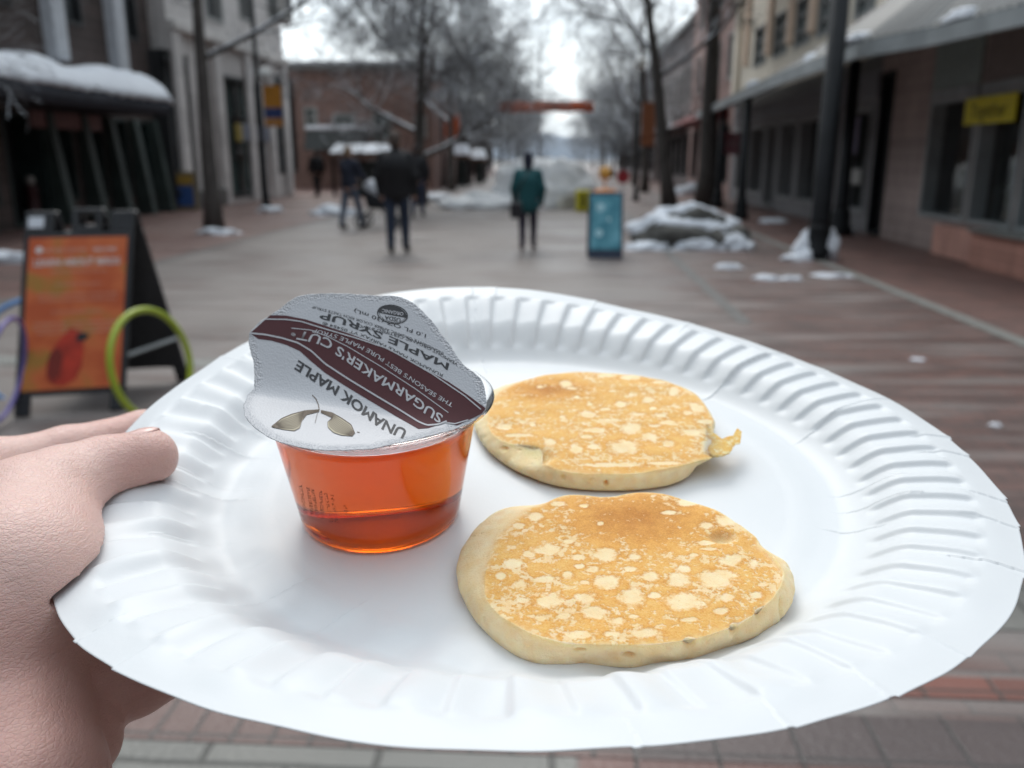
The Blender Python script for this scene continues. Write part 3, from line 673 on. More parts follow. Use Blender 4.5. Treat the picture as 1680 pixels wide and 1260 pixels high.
def ell_px(cx, cy, rx, ry, rot, n=72):
    a = np.linspace(0, 2*math.pi, n); c, s = math.cos(rot), math.sin(rot)
    return np.stack([cx+rx*np.cos(a)*c-ry*np.sin(a)*s, cy+rx*np.cos(a)*s+ry*np.sin(a)*c], 1)
ux, uy = zr([(965, 205)])[0]
top_half = [(ux+88/S*math.cos(a)*.98-0*50/S, uy+52/S*math.sin(a)+88/S*math.cos(a)*.17) for a in np.linspace(math.pi+.15, 2*math.pi+.1, 30)]
chord = [(ux-82/S, uy-10/S), (ux, uy+6/S), (ux+86/S, uy+22/S)]
decal('organic_seal', [line_px(ell_px(ux, uy, 90/S, 54/S, .17), 1.9, 80), line_px(ell_px(ux, uy, 80/S, 46/S, .17), .7, 80), strip_px(top_half, chord, 40, 10),
                       text_px("USDA", [(ux+48/S, uy+36/S), (ux-48/S, uy+18/S)], 24/S, (-.15, .95), .02)], INK, .00012, lid)
decal('seal_lettering', [text_px("ORGANIC", [(ux+66/S, uy-0/S), (ux-62/S, uy-22/S)], 20/S, (-.15, .95), .02)], SILV, .0002, lid)
wl = strip_px(zr([(240, 880), (300, 832), (360, 806), (440, 785), (525, 779)]), zr([(248, 884), (310, 897), (375, 905), (408, 888), (420, 845), (450, 808), (525, 790)]), 50, 10)
wr = strip_px(zr([(535, 783), (600, 797), (660, 830), (715, 868), (738, 920)]), zr([(535, 795), (610, 830), (575, 850), (578, 885), (610, 915), (660, 932), (725, 936)]), 50, 10)
decal('maple_seed_print', [wl, wr], TAN, .00012, lid)
veins = []
for q in np.linspace(.15, .85, 8):
    n_ = 50; a, b2 = wl[0][:n_], wl[0][-n_:]; veins.append(line_px(a*(1-q)+b2*q, .8, 40)); a, b2 = wr[0][:n_], wr[0][-n_:]; veins.append(line_px(a*(1-q)+b2*q, .8, 40))
veins += [line_px(wl[0][:50], 1.5, 50), line_px(wr[0][:50], 1.6, 50), line_px(wl[0][-50:], .7, 50), line_px(wr[0][-50:], .7, 50), line_px(zr([(525, 782), (520, 745), (505, 710), (485, 690)]), 1.5, 20), line_px(zr([(515, 795), (500, 860)]), .6, 12), line_px(zr([(752, 912), (768, 914)]), 1, 5)]
decal('maple_seed_outline', veins, VEIN, .00018, lid)
# dotted batch code printed on the cup wall
mb = MB(); cr_ = np.random.default_rng(5)
def cup_hit(px, py):
    d = ray(px, py); o = CAM-PO; ox, oy, oz = o@PU-cupC[0], o@PV-cupC[1], o@PN-CZ0; dx, dy, dz = d@PU, d@PV, d@PN
    lo, t = None, np.linspace(.13, .26, 1400)
    r = np.hypot(ox+t*dx, oy+t*dy)-(rz_(oz+t*dz)+.00008); k = int(np.argmax(r < 0)); t = t[k]
    return L2W(cupC[0]+ox+t*dx, cupC[1]+oy+t*dy, CZ0+oz+t*dz)
for ci, (x0, y0, x1, y1, cols) in enumerate([(405, 425, 450, 600, 5), (450, 437, 490, 605, 5), (478, 452, 520, 615, 4), (525, 460, 550, 630, 4), (555, 470, 605, 650, 4), (595, 485, 635, 655, 3), (672, 545, 692, 605, 3)]):
    ln = 11 if ci < 6 else 4
    for g in range(ln):
        for a in range(3):
            for b2 in range(3):
                if cr_.random() < (.62 if ci < 4 else .42):
                    q = (g+a/3.8)/ln; zx = x0+(x1-x0)*q*.9+b2*7-(8*q); zy = y0+(y1-y0)*q
                    mb_c = cup_hit(380+zx/S, 680+zy/S); r = .00010
                    ring = [mb_c+r*(math.cos(t)*PU+math.sin(t)*PN) for t in np.linspace(0, 2*math.pi, 7)[:-1]]
                    mb.add(ring, [tuple(range(6))])
mb.build('batch_code', INK, cup)

# ================================================================== HAND
def skin_mat():
    m = bpy.data.materials.new('skin'); m.use_nodes = True; nt = m.node_tree; b = nt.nodes['Principled BSDF']; L = nt.links.new
    tc = nn(nt, 'ShaderNodeTexCoord'); co = tc.outputs['Object']
    n = nn(nt, 'ShaderNodeTexNoise'); n.inputs['Scale'].default_value = 55; n.inputs['Detail'].default_value = 5; L(co, n.inputs['Vector'])
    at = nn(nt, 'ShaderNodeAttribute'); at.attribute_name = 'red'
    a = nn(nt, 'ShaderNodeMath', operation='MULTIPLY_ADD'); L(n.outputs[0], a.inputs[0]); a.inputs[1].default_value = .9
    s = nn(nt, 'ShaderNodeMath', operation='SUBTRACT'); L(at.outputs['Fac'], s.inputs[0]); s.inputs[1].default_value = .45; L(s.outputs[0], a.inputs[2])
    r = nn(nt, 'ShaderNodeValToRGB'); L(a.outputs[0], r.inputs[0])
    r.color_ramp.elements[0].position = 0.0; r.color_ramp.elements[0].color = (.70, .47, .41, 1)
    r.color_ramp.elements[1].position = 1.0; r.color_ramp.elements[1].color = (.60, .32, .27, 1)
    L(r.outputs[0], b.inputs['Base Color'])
    b.inputs['Roughness'].default_value = .42; b.inputs['Specular IOR Level'].default_value = .42
    b.inputs['Subsurface Weight'].default_value = .2; b.inputs['Subsurface Radius'].default_value = (.006, .002, .001); b.inputs['Subsurface Scale'].default_value = .7
    # fine skin creases: stretched cells + short furrows
    mp = nn(nt, 'ShaderNodeMapping'); mp.inputs['Scale'].default_value = (1.0, 1.0, 2.2); mp.inputs['Rotation'].default_value = (.4, .5, .2); L(co, mp.inputs[0])
    v = nn(nt, 'ShaderNodeTexVoronoi', feature='DISTANCE_TO_EDGE'); v.inputs['Scale'].default_value = 820; L(mp.outputs[0], v.inputs['Vector'])
    v2 = nn(nt, 'ShaderNodeTexNoise'); v2.inputs['Scale'].default_value = 300; v2.inputs['Detail'].default_value = 6; v2.inputs['Roughness'].default_value = .7; v2.inputs['Distortion'].default_value = .6; L(mp.outputs[0], v2.inputs['Vector'])
    c = nn(nt, 'ShaderNodeMath', operation='MINIMUM'); L(v.outputs['Distance'], c.inputs[0]); c.inputs[1].default_value = .16
    c2 = nn(nt, 'ShaderNodeMath', operation='MULTIPLY_ADD'); L(v2.outputs[0], c2.inputs[0]); c2.inputs[1].default_value = .9; L(c.outputs[0], c2.inputs[2])
    bp = nn(nt, 'ShaderNodeBump'); bp.inputs['Strength'].default_value = .8; bp.inputs['Distance'].default_value = .0005; L(c2.outputs[0], bp.inputs['Height']); L(bp.outputs[0], b.inputs['Normal'])
    return m
SKIN = skin_mat()
def Wp(px, py, d): return tuple(W(px, py, d))
mm = .001
hand_limbs = [
    # thumb lying on the rim
    (Wp(243, 750, .2145), Wp(168, 776, .2120), 7.3*mm, 8.7*mm),
    (Wp(168, 776, .2120), Wp(120, 802, .207), 8.7*mm, 10.2*mm),
    (Wp(120, 802, .207), Wp(60, 850, .199), 10.2*mm, 14.5*mm, .004),
    (Wp(60, 850, .199), Wp(25, 960, .180), 14.5*mm, 16.5*mm, .006),
    (Wp(25, 960, .180), Wp(-120, 1130, .170), 16.5*mm, 22*mm, .012),
    # index finger reaching under the far side of the rim
    (Wp(-80, 800, .236), Wp(110, 742, .256), 11.0*mm, 7.6*mm, .004),
    (Wp(110, 742, .256), Wp(235, 712, .272), 7.6*mm, 7.2*mm, .003),
    (Wp(235, 712, .272), Wp(330, 708, .290), 7.2*mm, 6.2*mm, .003),
    # back of the hand / palm
    (Wp(-80, 800, .236), Wp(-140, 1000, .200), 13*mm, 20*mm, .010),
    (Wp(-140, 1000, .200), Wp(-60, 1180, .178), 20*mm, 18*mm, .010),
    # heel of the palm at the bottom edge of the picture
    (Wp(-10, 1150, .172), Wp(40, 1290, .160), 15*mm, 15*mm, .003),
    # middle finger folded below the plate
    (Wp(20, 1120, .190), Wp(150, 1120, .188), 11*mm, 9.6*mm, .0018),
    (Wp(150, 1120, .188), Wp(212, 1108, .192), 9.6*mm, 9.8*mm, .0015),
    (Wp(228, 1098, .193), Wp(330, 1052, .205), 9.8*mm, 8.6*mm, .0010),
    # ring finger behind it
    (Wp(-20, 1040, .215), Wp(160, 1000, .222), 9.5*mm, 8.0*mm, .002),
    (Wp(160, 1000, .222), Wp(300, 960, .240), 8.0*mm, 7.0*mm, .002),
    # little finger
    (Wp(40, 1260, .182), Wp(130, 1215, .178), 8.5*mm, 8*mm, .003),
    (Wp(130, 1215, .178), Wp(150, 1140, .200), 8*mm, 7*mm, .002),
    # wrist going out of the picture
    (Wp(-100, 1150, .175), Wp(-330, 1500, .165), 24*mm, 27*mm, .015),
]
def hand_extra(P, d):
    # keep the flesh off the sheet of the plate: squash against its upper / lower face
    q = P-PO; x, y, z = q@PU, q@PV, q@PN
    r = np.hypot(x, y); th = np.arctan2(y, x)
    zp = plate_profile(r)+plate_warp(r, th)
    # furrows across the thumb joint and the crease at the web
    t0 = np.array(W(243, 750, .2145)); t1 = np.array(W(120, 802, .207)); ta = (t1-t0)/np.linalg.norm(t1-t0); tl = (P-t0)@ta
    near = np.sqrt((((P-t0)-tl[..., None]*ta)**2).sum(-1)) < .016
    for tj, dp in ((.0105, .0003), (.0128, .0004), (.0146, .0003), (.0195, .0002), (.0225, .0004), (.0245, .00035), (.0275, .00025)):
        d = d+np.where(near, dp*np.exp(-((tl-tj-.0009*np.sin((P@PN)*900))/.0007)**2), 0)
    inside = r < PR+.001
    slab = np.abs(z-zp+.0003)-.0011
    return np.where(inside, np.maximum(d, -slab), d)
V, F = sdf_limbs(hand_limbs, .0009, .003, pad=.006, extra=hand_extra, it=3)
d_ = V-CAM; dz_ = d_@FWD; sx, sy_ = CX+FPX*(d_@RIGHT)/dz_, CY-FPX*(d_@UP)/dz_
red = np.exp(-(((sx-255)/70)**2+((sy_-770)/60)**2))*.45+np.exp(-(((sx-60)/170)**2+((sy_-690)/45)**2))*.3+.35*np.exp(-(((sx-200)/50)**2+((sy_-690)/30)**2))+.6*sstep(sy_, 900, 1150)  # fingertip redness, plus shade below the plate painted in as darker red
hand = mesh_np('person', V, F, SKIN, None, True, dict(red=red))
md = hand.modifiers.new('smooth', 'SUBSURF'); md.levels = 1; md.render_levels = 1
tag(hand, 'person gripping the left rim of the plate, only a pale bare hand in view', 'person')
# thumbnail
tn = np.array(W(243, 750, .2145)); ax = tn-np.array(W(168, 776, .2120)); ax /= np.linalg.norm(ax)
upn = np.array(W(240, 700, .2156))-tn; upn -= ax*(upn@ax); upn /= np.linalg.norm(upn); sd_ = np.cross(ax, upn)
NV = []; nu, nv = 30, 24
for a in range(nu):
    for b2 in range(nv):
        s_ = (a/(nu-1))*2-1; t_ = (b2/(nv-1))*2-1
        wd = .0058*math.sqrt(max(0.0, 1-abs(s_)**3.2*.85)); phi = t_*wd/.0076
        xa = max(0, .0050*s_-.0004); rr = math.sqrt(.00735**2-(.88*xa)**2)+.00006*(1-abs(s_))+.00012-.0005*t_**4-.0003*max(0, -s_)**3
        NV.append(tn+ax*(-.0004+.0050*s_)+upn*rr*math.cos(phi)+sd_*rr*math.sin(phi))
NF = np.array([(a*nv+b2, a*nv+b2+1, (a+1)*nv+b2+1, (a+1)*nv+b2) for a in range(nu-1) for b2 in range(nv-1)])
nm = mat('fingernail', (.74, .48, .42), .28, var=.04, scale=200)
nail = mesh_np('thumbnail', NV, NF, nm, hand); md = nail.modifiers.new('thickness', 'SOLIDIFY'); md.thickness = .0002; md.offset = -1

# unseen body of the plate holder, behind the camera, added to shade the hand
def hp_(x, y, z): return (x, y, z)
wrist = Wp(-330, 1500, .165)
coat = [((0.02, -0.430, .72), (0.02, -0.410, 1.24), .19, .20), ((-.17, -0.410, 1.36), (.20, -0.410, 1.36), .10, .10), ((.02, -0.410, 1.24), (.02, -0.400, 1.42), .19, .10),
        ((-.18, -0.410, 1.36), (-.36, -0.230, 1.10), .085, .07), ((-.36, -0.230, 1.10), Wp(-305, 1440, .166), .07, .036),
        ((.22, -0.410, 1.36), (.32, -0.270, 1.12), .085, .07), ((.32, -0.270, 1.12), (.14, -.12, 1.30), .07, .045)]
V, F = sdf_limbs(coat, .018, .04, it=2)
mesh_np('coat', V, F, mat('charcoal_coat', (.03, .032, .04), .85, var=.25, scale=8), hand)
V, F = sdf_limbs([((-.07, -0.430, .86), (-.10, -0.410, .48), .10, .07), ((-.10, -0.410, .48), (-.11, -0.450, .10), .07, .055), ((.11, -0.430, .86), (.13, -0.390, .48), .10, .07), ((.13, -0.390, .48), (.14, -0.430, .10), .07, .055), ((-.07, -0.430, .86), (.11, -0.430, .86), .12, .12)], .018, .02)
mesh_np('trousers', V, F, mat('dark_denim', (.02, .026, .04), .85, var=.2), hand)
for sx_ in (-.115, .145):
    V, F = sdf_limbs([((sx_, -0.460, .055), (sx_, -0.290, .045), .05, .04)], .012, .01); mesh_np('shoe', V, F, mat('boot', (.03, .02, .015), .6), hand)
V, F = sdf_limbs([((.02, -0.400, 1.44), (.02, -0.380, 1.58), .055, .06), ((.02, -0.380, 1.60), (.02, -0.380, 1.665), .085, .088), ((.02, -0.320, 1.55), (.02, -0.310, 1.60), .045, .05), ((.02, -0.285, 1.60), (.02, -0.295, 1.63), .012, .010)], .012, .02)
mesh_np('head', V, F, SKIN, hand, True, dict(red=np.full(len(V), .4)))
V, F = sdf_limbs([((.02, -0.400, 1.64), (.02, -0.390, 1.69), .098, .092), ((.02, -0.450, 1.44), (.02, -0.430, 1.62), .075, .085)], .012, .02)
mesh_np('hair', V, F, mat('brown_hair', (.06, .035, .02), .6), hand)

# ################################################################## THE STREET
def sheet(name, x0, x1, y0, y1, z, m, nx=1, ny=1):
    xs = np.linspace(x0, x1, nx+1); ys = np.linspace(y0, y1, ny+1)
    V = [(x, y, z) for y in ys for x in xs]; F = [(j*(nx+1)+i, j*(nx+1)+i+1, (j+1)*(nx+1)+i+1, (j+1)*(nx+1)+i) for j in range(ny) for i in range(nx)]
    o = mesh_np(name, V, F, m, None, False); return tag(o, kind='structure')
def paver_mat(name, c1, c2, mortar, bw=.2, bh=.1, off=.5, rough=(.28, .62), rot=0.0, tint=None, msize=.006, blotch=.35):
    m = bpy.data.materials.new(name); m.use_nodes = True; nt = m.node_tree; b = nt.nodes['Principled BSDF']; L = nt.links.new
    tc = nn(nt, 'ShaderNodeTexCoord'); mp = nn(nt, 'ShaderNodeMapping'); mp.inputs['Rotation'].default_value = (0, 0, rot); L(tc.outputs['Object'], mp.inputs[0])
    dn = nn(nt, 'ShaderNodeTexNoise'); dn.inputs['Scale'].default_value = 6; L(mp.outputs[0], dn.inputs['Vector'])
    ds = nn(nt, 'ShaderNodeVectorMath', operation='MULTIPLY_ADD'); L(dn.outputs['Color'], ds.inputs[0]); ds.inputs[1].default_value = (.012, .012, 0); L(mp.outputs[0], ds.inputs[2])
    br = nn(nt, 'ShaderNodeTexBrick'); L(ds.outputs[0], br.inputs['Vector']); br.offset = off
    br.inputs['Scale'].default_value = 1; br.inputs['Brick Width'].default_value = bw; br.inputs['Row Height'].default_value = bh; br.inputs['Mortar Size'].default_value = msize; br.inputs['Mortar Smooth'].default_value = .4
    br.inputs['Color1'].default_value = (*c1, 1); br.inputs['Color2'].default_value = (*c2, 1); br.inputs['Mortar'].default_value = (*mortar, 1)
    n = nn(nt, 'ShaderNodeTexNoise'); n.inputs['Scale'].default_value = .55; n.inputs['Detail'].default_value = 6; L(tc.outputs['Object'], n.inputs['Vector'])
    st = nn(nt, 'ShaderNodeMapping'); st.inputs['Scale'].default_value = (.5, 3.0, 1); L(tc.outputs['Object'], st.inputs[0])
    n3 = nn(nt, 'ShaderNodeTexNoise'); n3.inputs['Scale'].default_value = 1.6; n3.inputs['Detail'].default_value = 3; L(st.outputs[0], n3.inputs['Vector'])
    sm = nn(nt, 'ShaderNodeMath', operation='ADD'); L(n.outputs[0], sm.inputs[0]); L(n3.outputs[0], sm.inputs[1])
    r = nn(nt, 'ShaderNodeMapRange'); L(sm.outputs[0], r.inputs[0]); r.inputs[1].default_value = .7; r.inputs[2].default_value = 1.3; r.inputs[3].default_value = 1-blotch; r.inputs[4].default_value = 1+blotch
    mu = nn(nt, 'ShaderNodeMix', data_type='RGBA', blend_type='MULTIPLY'); mu.inputs[0].default_value = 1; L(br.outputs[0], mu.inputs[6]); L(r.outputs[0], mu.inputs[7])
    res = mu.outputs[2]
    if tint:
        # paler salt-and-grit film in a broad drifting patch
        mt = nn(nt, 'ShaderNodeMix', data_type='RGBA'); sp3 = nn(nt, 'ShaderNodeSeparateXYZ'); L(tc.outputs['Object'], sp3.inputs[0]); fx = nn(nt, 'ShaderNodeMapRange'); L(sp3.outputs[0], fx.inputs[0]); fx.inputs[1].default_value = .4; fx.inputs[2].default_value = 2.2; fx.inputs[3].default_value = .13; fx.inputs[4].default_value = -.08; ax3 = nn(nt, 'ShaderNodeMath', operation='ADD'); L(n3.outputs[0], ax3.inputs[0]); L(fx.outputs[0], ax3.inputs[1]); r3 = nn(nt, 'ShaderNodeMapRange'); L(ax3.outputs[0], r3.inputs[0]); r3.inputs[1].default_value = .42; r3.inputs[2].default_value = .60; r3.inputs[3].default_value = .0; r3.inputs[4].default_value = .9
        L(r3.outputs[0], mt.inputs[0]); L(res, mt.inputs[6]); mt.inputs[7].default_value = (*tint, 1); res = mt.outputs[2]
    L(res, b.inputs['Base Color'])
    r2 = nn(nt, 'ShaderNodeMapRange'); L(n.outputs[0], r2.inputs[0]); r2.inputs[1].default_value = .35; r2.inputs[2].default_value = .65; r2.inputs[3].default_value = rough[1]; r2.inputs[4].default_value = rough[0]
    L(r2.outputs[0], b.inputs['Roughness'])
    n4 = nn(nt, 'ShaderNodeTexNoise'); n4.inputs['Scale'].default_value = 60; n4.inputs['Detail'].default_value = 4; L(tc.outputs['Object'], n4.inputs['Vector'])
    h = nn(nt, 'ShaderNodeMath', operation='MULTIPLY_ADD'); L(br.outputs['Fac'], h.inputs[0]); h.inputs[1].default_value = -1.0; L(n4.outputs[0], h.inputs[2])
    bp = nn(nt, 'ShaderNodeBump'); bp.inputs['Strength'].default_value = .5; bp.inputs['Distance'].default_value = .006; L(h.outputs[0], bp.inputs['Height']); L(bp.outputs[0], b.inputs['Normal'])
    return m
PAVE = paver_mat('street_pavers', (.165, .092, .078), (.105, .070, .063), (.045, .042, .040), rough=(.34, .6), tint=(.205, .182, .170), blotch=.42)
PAVE_R = paver_mat('red_pavers', (.185, .098, .082), (.130, .076, .066), (.055, .05, .048), rough=(.38, .62), blotch=.30)
GRAN = mat('granite', (.20, .20, .185), .55, var=.25, scale=14, bump=.5, bscale=60)
GRAN_D = mat('dark_granite', (.12, .115, .11), .5, var=.25, scale=9, bump=.4, bscale=50)
GRD = mat('far_ground', (.12, .11, .105), .8, scale=.3, var=.2)
sheet('ground', -900, 900, -60, 1500, -.012, GRD, 4, 4)
sheet('street', -5.55, 3.55, -6, 160, 0.0, PAVE)
sheet('sidewalk_left', -14, -5.7, -6, 160, 0.0, PAVE_R)
sheet('sidewalk_right', 3.7, 9, -6, 160, 0.0, PAVE_R)
sheet('kerb_strip_left', -5.7, -5.55, -6, 160, .006, GRAN_D)
sheet('kerb_strip_right', 3.55, 3.7, -6, 160, .006, GRAN)
sheet('brick_border', -5.5, 0.2, 1.77, 1.97, .004, paver_mat('soldier_bricks', (.155, .088, .075), (.115, .070, .062), (.06, .058, .055), .1, .2, 0.0, blotch=.15))
sheet('granite_band', -5.5, 0.05, 1.42, 1.765, .004, paver_mat('granite_setts', (.20, .195, .175), (.15, .148, .135), (.05, .05, .045), .42, .34, .5, blotch=.2, msize=.01))
sheet('brick_border', 0.205, 3.5, 1.77, 1.97, .004, paver_mat('dark_soldier_bricks', (.105, .075, .070), (.080, .062, .060), (.045, .042, .04), .2, .2, .0, blotch=.2))
sheet('brick_border', 0.06, 3.5, 1.5, 1.765, .004, paver_mat('red_stretchers', (.17, .08, .065), (.13, .066, .056), (.05, .045, .04), .2, .1, .5, blotch=.2))
sheet('granite_band', 1.0, 3.5, 2.42, 2.72, .004, paver_mat('granite_setts', (.17, .165, .15), (.13, .128, .12), (.05, .05, .045), .6, .3, .5, blotch=.2, msize=.01))
sheet('brick_border', -5.5, 3.5, 2.06, 2.16, .004, paver_mat('stretcher_bricks', (.21, .085, .065), (.16, .07, .055), (.05, .045, .04), .2, .1, .0, blotch=.15))
sheet('drain_band', -5.5, -.8, 5.6, 5.85, .004, GRAN)
sheet('gutter_strip', 1.55, 1.68, 7.5, 60, .004, GRAN_D)

SNOW = mat('snow', (.74, .77, .82), .7, var=.05, scale=6, bump=.6, bscale=30, spec=.2)
BLACK = mat('black_paint', (.012, .013, .015), .55, var=.3, scale=4, spec=.25)
PLAST = mat('black_plastic', (.022, .023, .026), .38, var=.25, scale=12)
def glass_mat(name='window_glass', col=(.11, .12, .125)):
    return mat(name, col, .07, var=.35, scale=.9, spec=.8)
GLASS = glass_mat(); GLASS_G = glass_mat('greenish_glass', (.09, .12, .115)); DARK = mat('dark_interior', (.012, .012, .014), .8)

def blob(name, c, r, m, label, cat, group=None, seed=0, res=.06, rough=.22, parent=None, flat=0.0):
    """lumpy half-buried mound"""
    n = 40; k = 18; V = []; F = []
    for j in range(k+1):
        ph = (math.pi/2)*(1-j/k)
        for i in range(n):
            a = 2*math.pi*i/n; d = Vector((math.cos(ph)*math.cos(a), math.cos(ph)*math.sin(a), math.sin(ph)))
            q = 1+rough*mnoise.fractal(d*1.7+Vector((seed*7.3, seed, 0)), .9, 2.2, 4)+.08*mnoise.noise(d*7+Vector((seed, 0, 3)))
            V.append((c[0]+d.x*r[0]*q, c[1]+d.y*r[1]*q, c[2]+max(0, d.z*r[2]*q)-(.02 if j == k else 0)))
    F = [(j*n+i, j*n+(i+1) % n, (j+1)*n+(i+1) % n, (j+1)*n+i) for j in range(k) for i in range(n)]
    F = [f[::-1] for f in F]
    o = mesh_np(name, V, F, m, parent, True)
    if parent is None: tag(o, label, cat, group)
    return o

# ------------------------------------------------------------------ buildings
def wall_mat(name, c, kind='plain', var=.15, sc=1.2):
    c = tuple(v*min(1.4, .80/max(c)) for v in c)
    if kind == 'brick':
        m = paver_mat(name, c, tuple(v*.75 for v in c), tuple(min(1, v*1.3+.03) for v in c), .22, .075, .5, (.8, .9), blotch=.2)
        nt = m.node_tree; mp = [n for n in nt.nodes if n.type == 'MAPPING'][0]; mp.inputs['Rotation'].default_value = (rad(90), 0, rad(90)); return m
    if kind == 'block':
        m = paver_mat(name, c, tuple(v*.86 for v in c), tuple(v*.6 for v in c), .9, .42, .5, (.8, .9), blotch=.15, msize=.012)
        nt = m.node_tree; mp = [n for n in nt.nodes if n.type == 'MAPPING'][0]; mp.inputs['Rotation'].default_value = (rad(90), 0, rad(90)); return m
    return mat(name, c, .8, var=var, scale=sc, bump=.3, bscale=12)
class Bld:
    """building whose street face is the plane x = X; side = +1 when the street lies towards +x"""
    def __init__(s, name, X, side, y0, y1, h, depth, m, label, cat='building', z0=0.0):
        s.X, s.side, s.y0, s.y1, s.h = X, side, y0, y1, h
        s.root = thing(name, (X, (y0+y1)/2, 0), label, cat); s.m = m; s.holes = []; s.z0 = z0; s.depth = depth
    def px(s, x0, x1, ya, yb):
        """opening from photo px; returns y-range, z-range on the face"""
        xm = (x0+x1)/2
        p = atX(x0, yb, s.X); q = atX(x1, yb, s.X); t = atX(xm, ya, s.X); b = atX(xm, yb, s.X)
        return sorted((p[1], q[1])), (b[2], t[2])
    def opening(s, yr, zr, name='window', frame=None, glass=None, rec=.18, arch=False, mull=1, trans=0, fw=.07):
        (ya, yb), (za, zb) = yr, (max(zr[0], 0.02), zr[1])
        X, sd = s.X, s.side; s.holes.append((ya, yb, za, zb))
        e = MB(); f0, f1 = sorted((X-sd*(rec-.02), X+sd*.03))
        e.box(f0, f1, ya, ya+fw, za, zb); e.box(f0, f1, yb-fw, yb, za, zb); e.box(f0, f1, ya+fw, yb-fw, zb-fw, zb); e.box(f0, f1, ya+fw, yb-fw, za, za+fw)
        g0, g1 = sorted((X-sd*(rec-.03), X-sd*(rec-.09)))
        for k in range(1, mull):
            y = ya+(yb-ya)*k/mull; e.box(g0, g1, y-.03, y+.03, za+fw, zb-fw)
        for k in range(1, trans+1):
            z = za+(zb-za)*k/(trans+1); e.box(g0, g1, ya+fw, yb-fw, z-.028, z+.028)
        if arch:
            n = 10; c = (ya+yb)/2; R = (yb-ya)/2
            for sgn in (-1, 1):
                poly = [(f1 if sd > 0 else f0, c+sgn*R, zb)]+[(f1 if sd > 0 else f0, c+sgn*R*math.cos(a), zb-R*1.0+R*math.sin(a)) for a in np.linspace(0, math.pi/2, n)][:-1]+[(f1 if sd > 0 else f0, c, zb)]
                poly = [(p[0], p[1], p[2]) for p in poly]
                e.prism(poly if sgn*sd > 0 else poly[::-1], (-sd*.06, 0, 0))
        fr = e.build(name, frame or s.m, s.root)
        p = MB(); x0_, x1_ = sorted((X-sd*(rec-.01), X-sd*(rec+.03))); p.box(x0_, x1_, ya+.01, yb-.01, za+.01, zb-.01); p.build('pane', glass or GLASS, fr)
        return fr
    def part(s, name, m, x_out, x_in, ya, yb, za, zb, bevel=0):
        xs = sorted((s.X+s.side*x_out, s.X-s.side*x_in)); e = MB(); e.box(xs[0], xs[1], ya, yb, za, zb); return e.build(name, m, s.root, bevel=bevel)
    def finish(s):
        # wall with real openings: slice into cells
        ys = sorted({s.y0, s.y1, *[v for h in s.holes for v in h[:2] if s.y0 < v < s.y1]}); zs = sorted({s.z0, s.h, *[v for h in s.holes for v in h[2:] if s.z0 < v < s.h]})
        e = MB(); x0, x1 = sorted((s.X, s.X-s.side*.35))
        for a, b in zip(ys[:-1], ys[1:]):
            run = None
            for c, d in zip(zs[:-1], zs[1:]):
                m_ = ((a+b)/2, (c+d)/2); hole = any(h[0] <= m_[0] <= h[1] and h[2] <= m_[1] <= h[3] for h in s.holes)
                if hole:
                    if run: e.box(x0, x1, a, b, *run); run = None
                else: run = (run[0], d) if run else (c, d)
            if run: e.box(x0, x1, a, b, *run)
        e.build('wall', s.m, s.root)
        e = MB(); X2 = s.X-s.side*s.depth; xa, xb = sorted((s.X-s.side*.36, X2))
        e.box(xa, xb, s.y0, s.y0+.3, s.z0, s.h); e.box(xa, xb, s.y1-.3, s.y1, s.z0, s.h); q = sorted((X2, X2-s.side*.3)); e.box(q[0], q[1], s.y0, s.y1, s.z0, s.h)
        e.build('side_wall', s.m, s.root)
        e = MB(); e.box(min(s.X, X2), max(s.X, X2), s.y0, s.y1, s.h+.002, s.h+.25); e.build('roof', GRAN_D, s.root)
        e = MB(); i0, i1 = sorted((s.X-s.side*1.6, s.X-s.side*1.7)); e.box(i0, i1, s.y0+.3, s.y1-.3, s.z0, s.h-.1); e.build('interior', mat('dim_interior', (.17, .17, .16), .8, var=.5, scale=1.5), s.root)

STONE = wall_mat('grey_stone', (.44, .415, .40), 'block'); DKG = mat('dark_green_paint', (.022, .036, .034), .5, var=.3, scale=3)
DKW = wall_mat('dark_brick', (.055, .040, .036), 'brick'); SILVER = mat('grey_metal', (.34, .365, .37), .42, metal=.2, var=.2, scale=2)
FRM = mat('bronze_frame', (.03, .032, .034), .4); PALEFR = mat('pale_frame', (.30, .30, .29), .6)
# -- dark storefront with a snowy canopy (far left)
b = Bld('dark_storefront', -11.0, 1, -24, 23.6, 9.0, 8, DKW, 'dark green storefront with white upper pilasters and a snow-laden canopy at far left')
for y in (1.0, 3.0, 5.0, 7.0, 9.0, 11.0, 13.2, 14.4, 15.6, 18.4, 19.7, 20.9, 22.1):
    b.opening((y, y+.85), (.5, 2.35), 'shop_window', DKG, DARK if y > 16 else GLASS_G, .3)
b.opening((16.8, 18.1), (.05, 2.3), 'doorway', DKG, DARK, .6)
for y in (13.1, 14.3, 15.5, 18.25, 19.6, 20.8, 22.0, 23.1):
    e = MB(); e.hexa([(-10.97, y-.13, 0), (-10.55, y-.13, 0), (-10.55, y+.13, 0), (-10.97, y+.13, 0), (-10.97, y-.16, 2.35), (-10.80, y-.16, 2.35), (-10.80, y+.06, 2.35), (-10.97, y+.06, 2.35)])
    e.build('pilaster', mat('green_pilaster', (.045, .062, .056), .5, var=.3, scale=2), b.root, bevel=.01)
for y in (4.0, 8.0, 12.0, 15.7, 18.3, 20.95):
    b.opening((y+.9, y+2.0), (4.3, 7.6), 'upper_window', FRM, GLASS, .2, trans=1)
for y in (16.1, 18.65, 21.3):
    b.part('white_column', mat('white_stucco', (.55, .57, .60), .7, bump=.4, bscale=20), .28, .02, y, y+.5, 3.45, 8.8, .03)
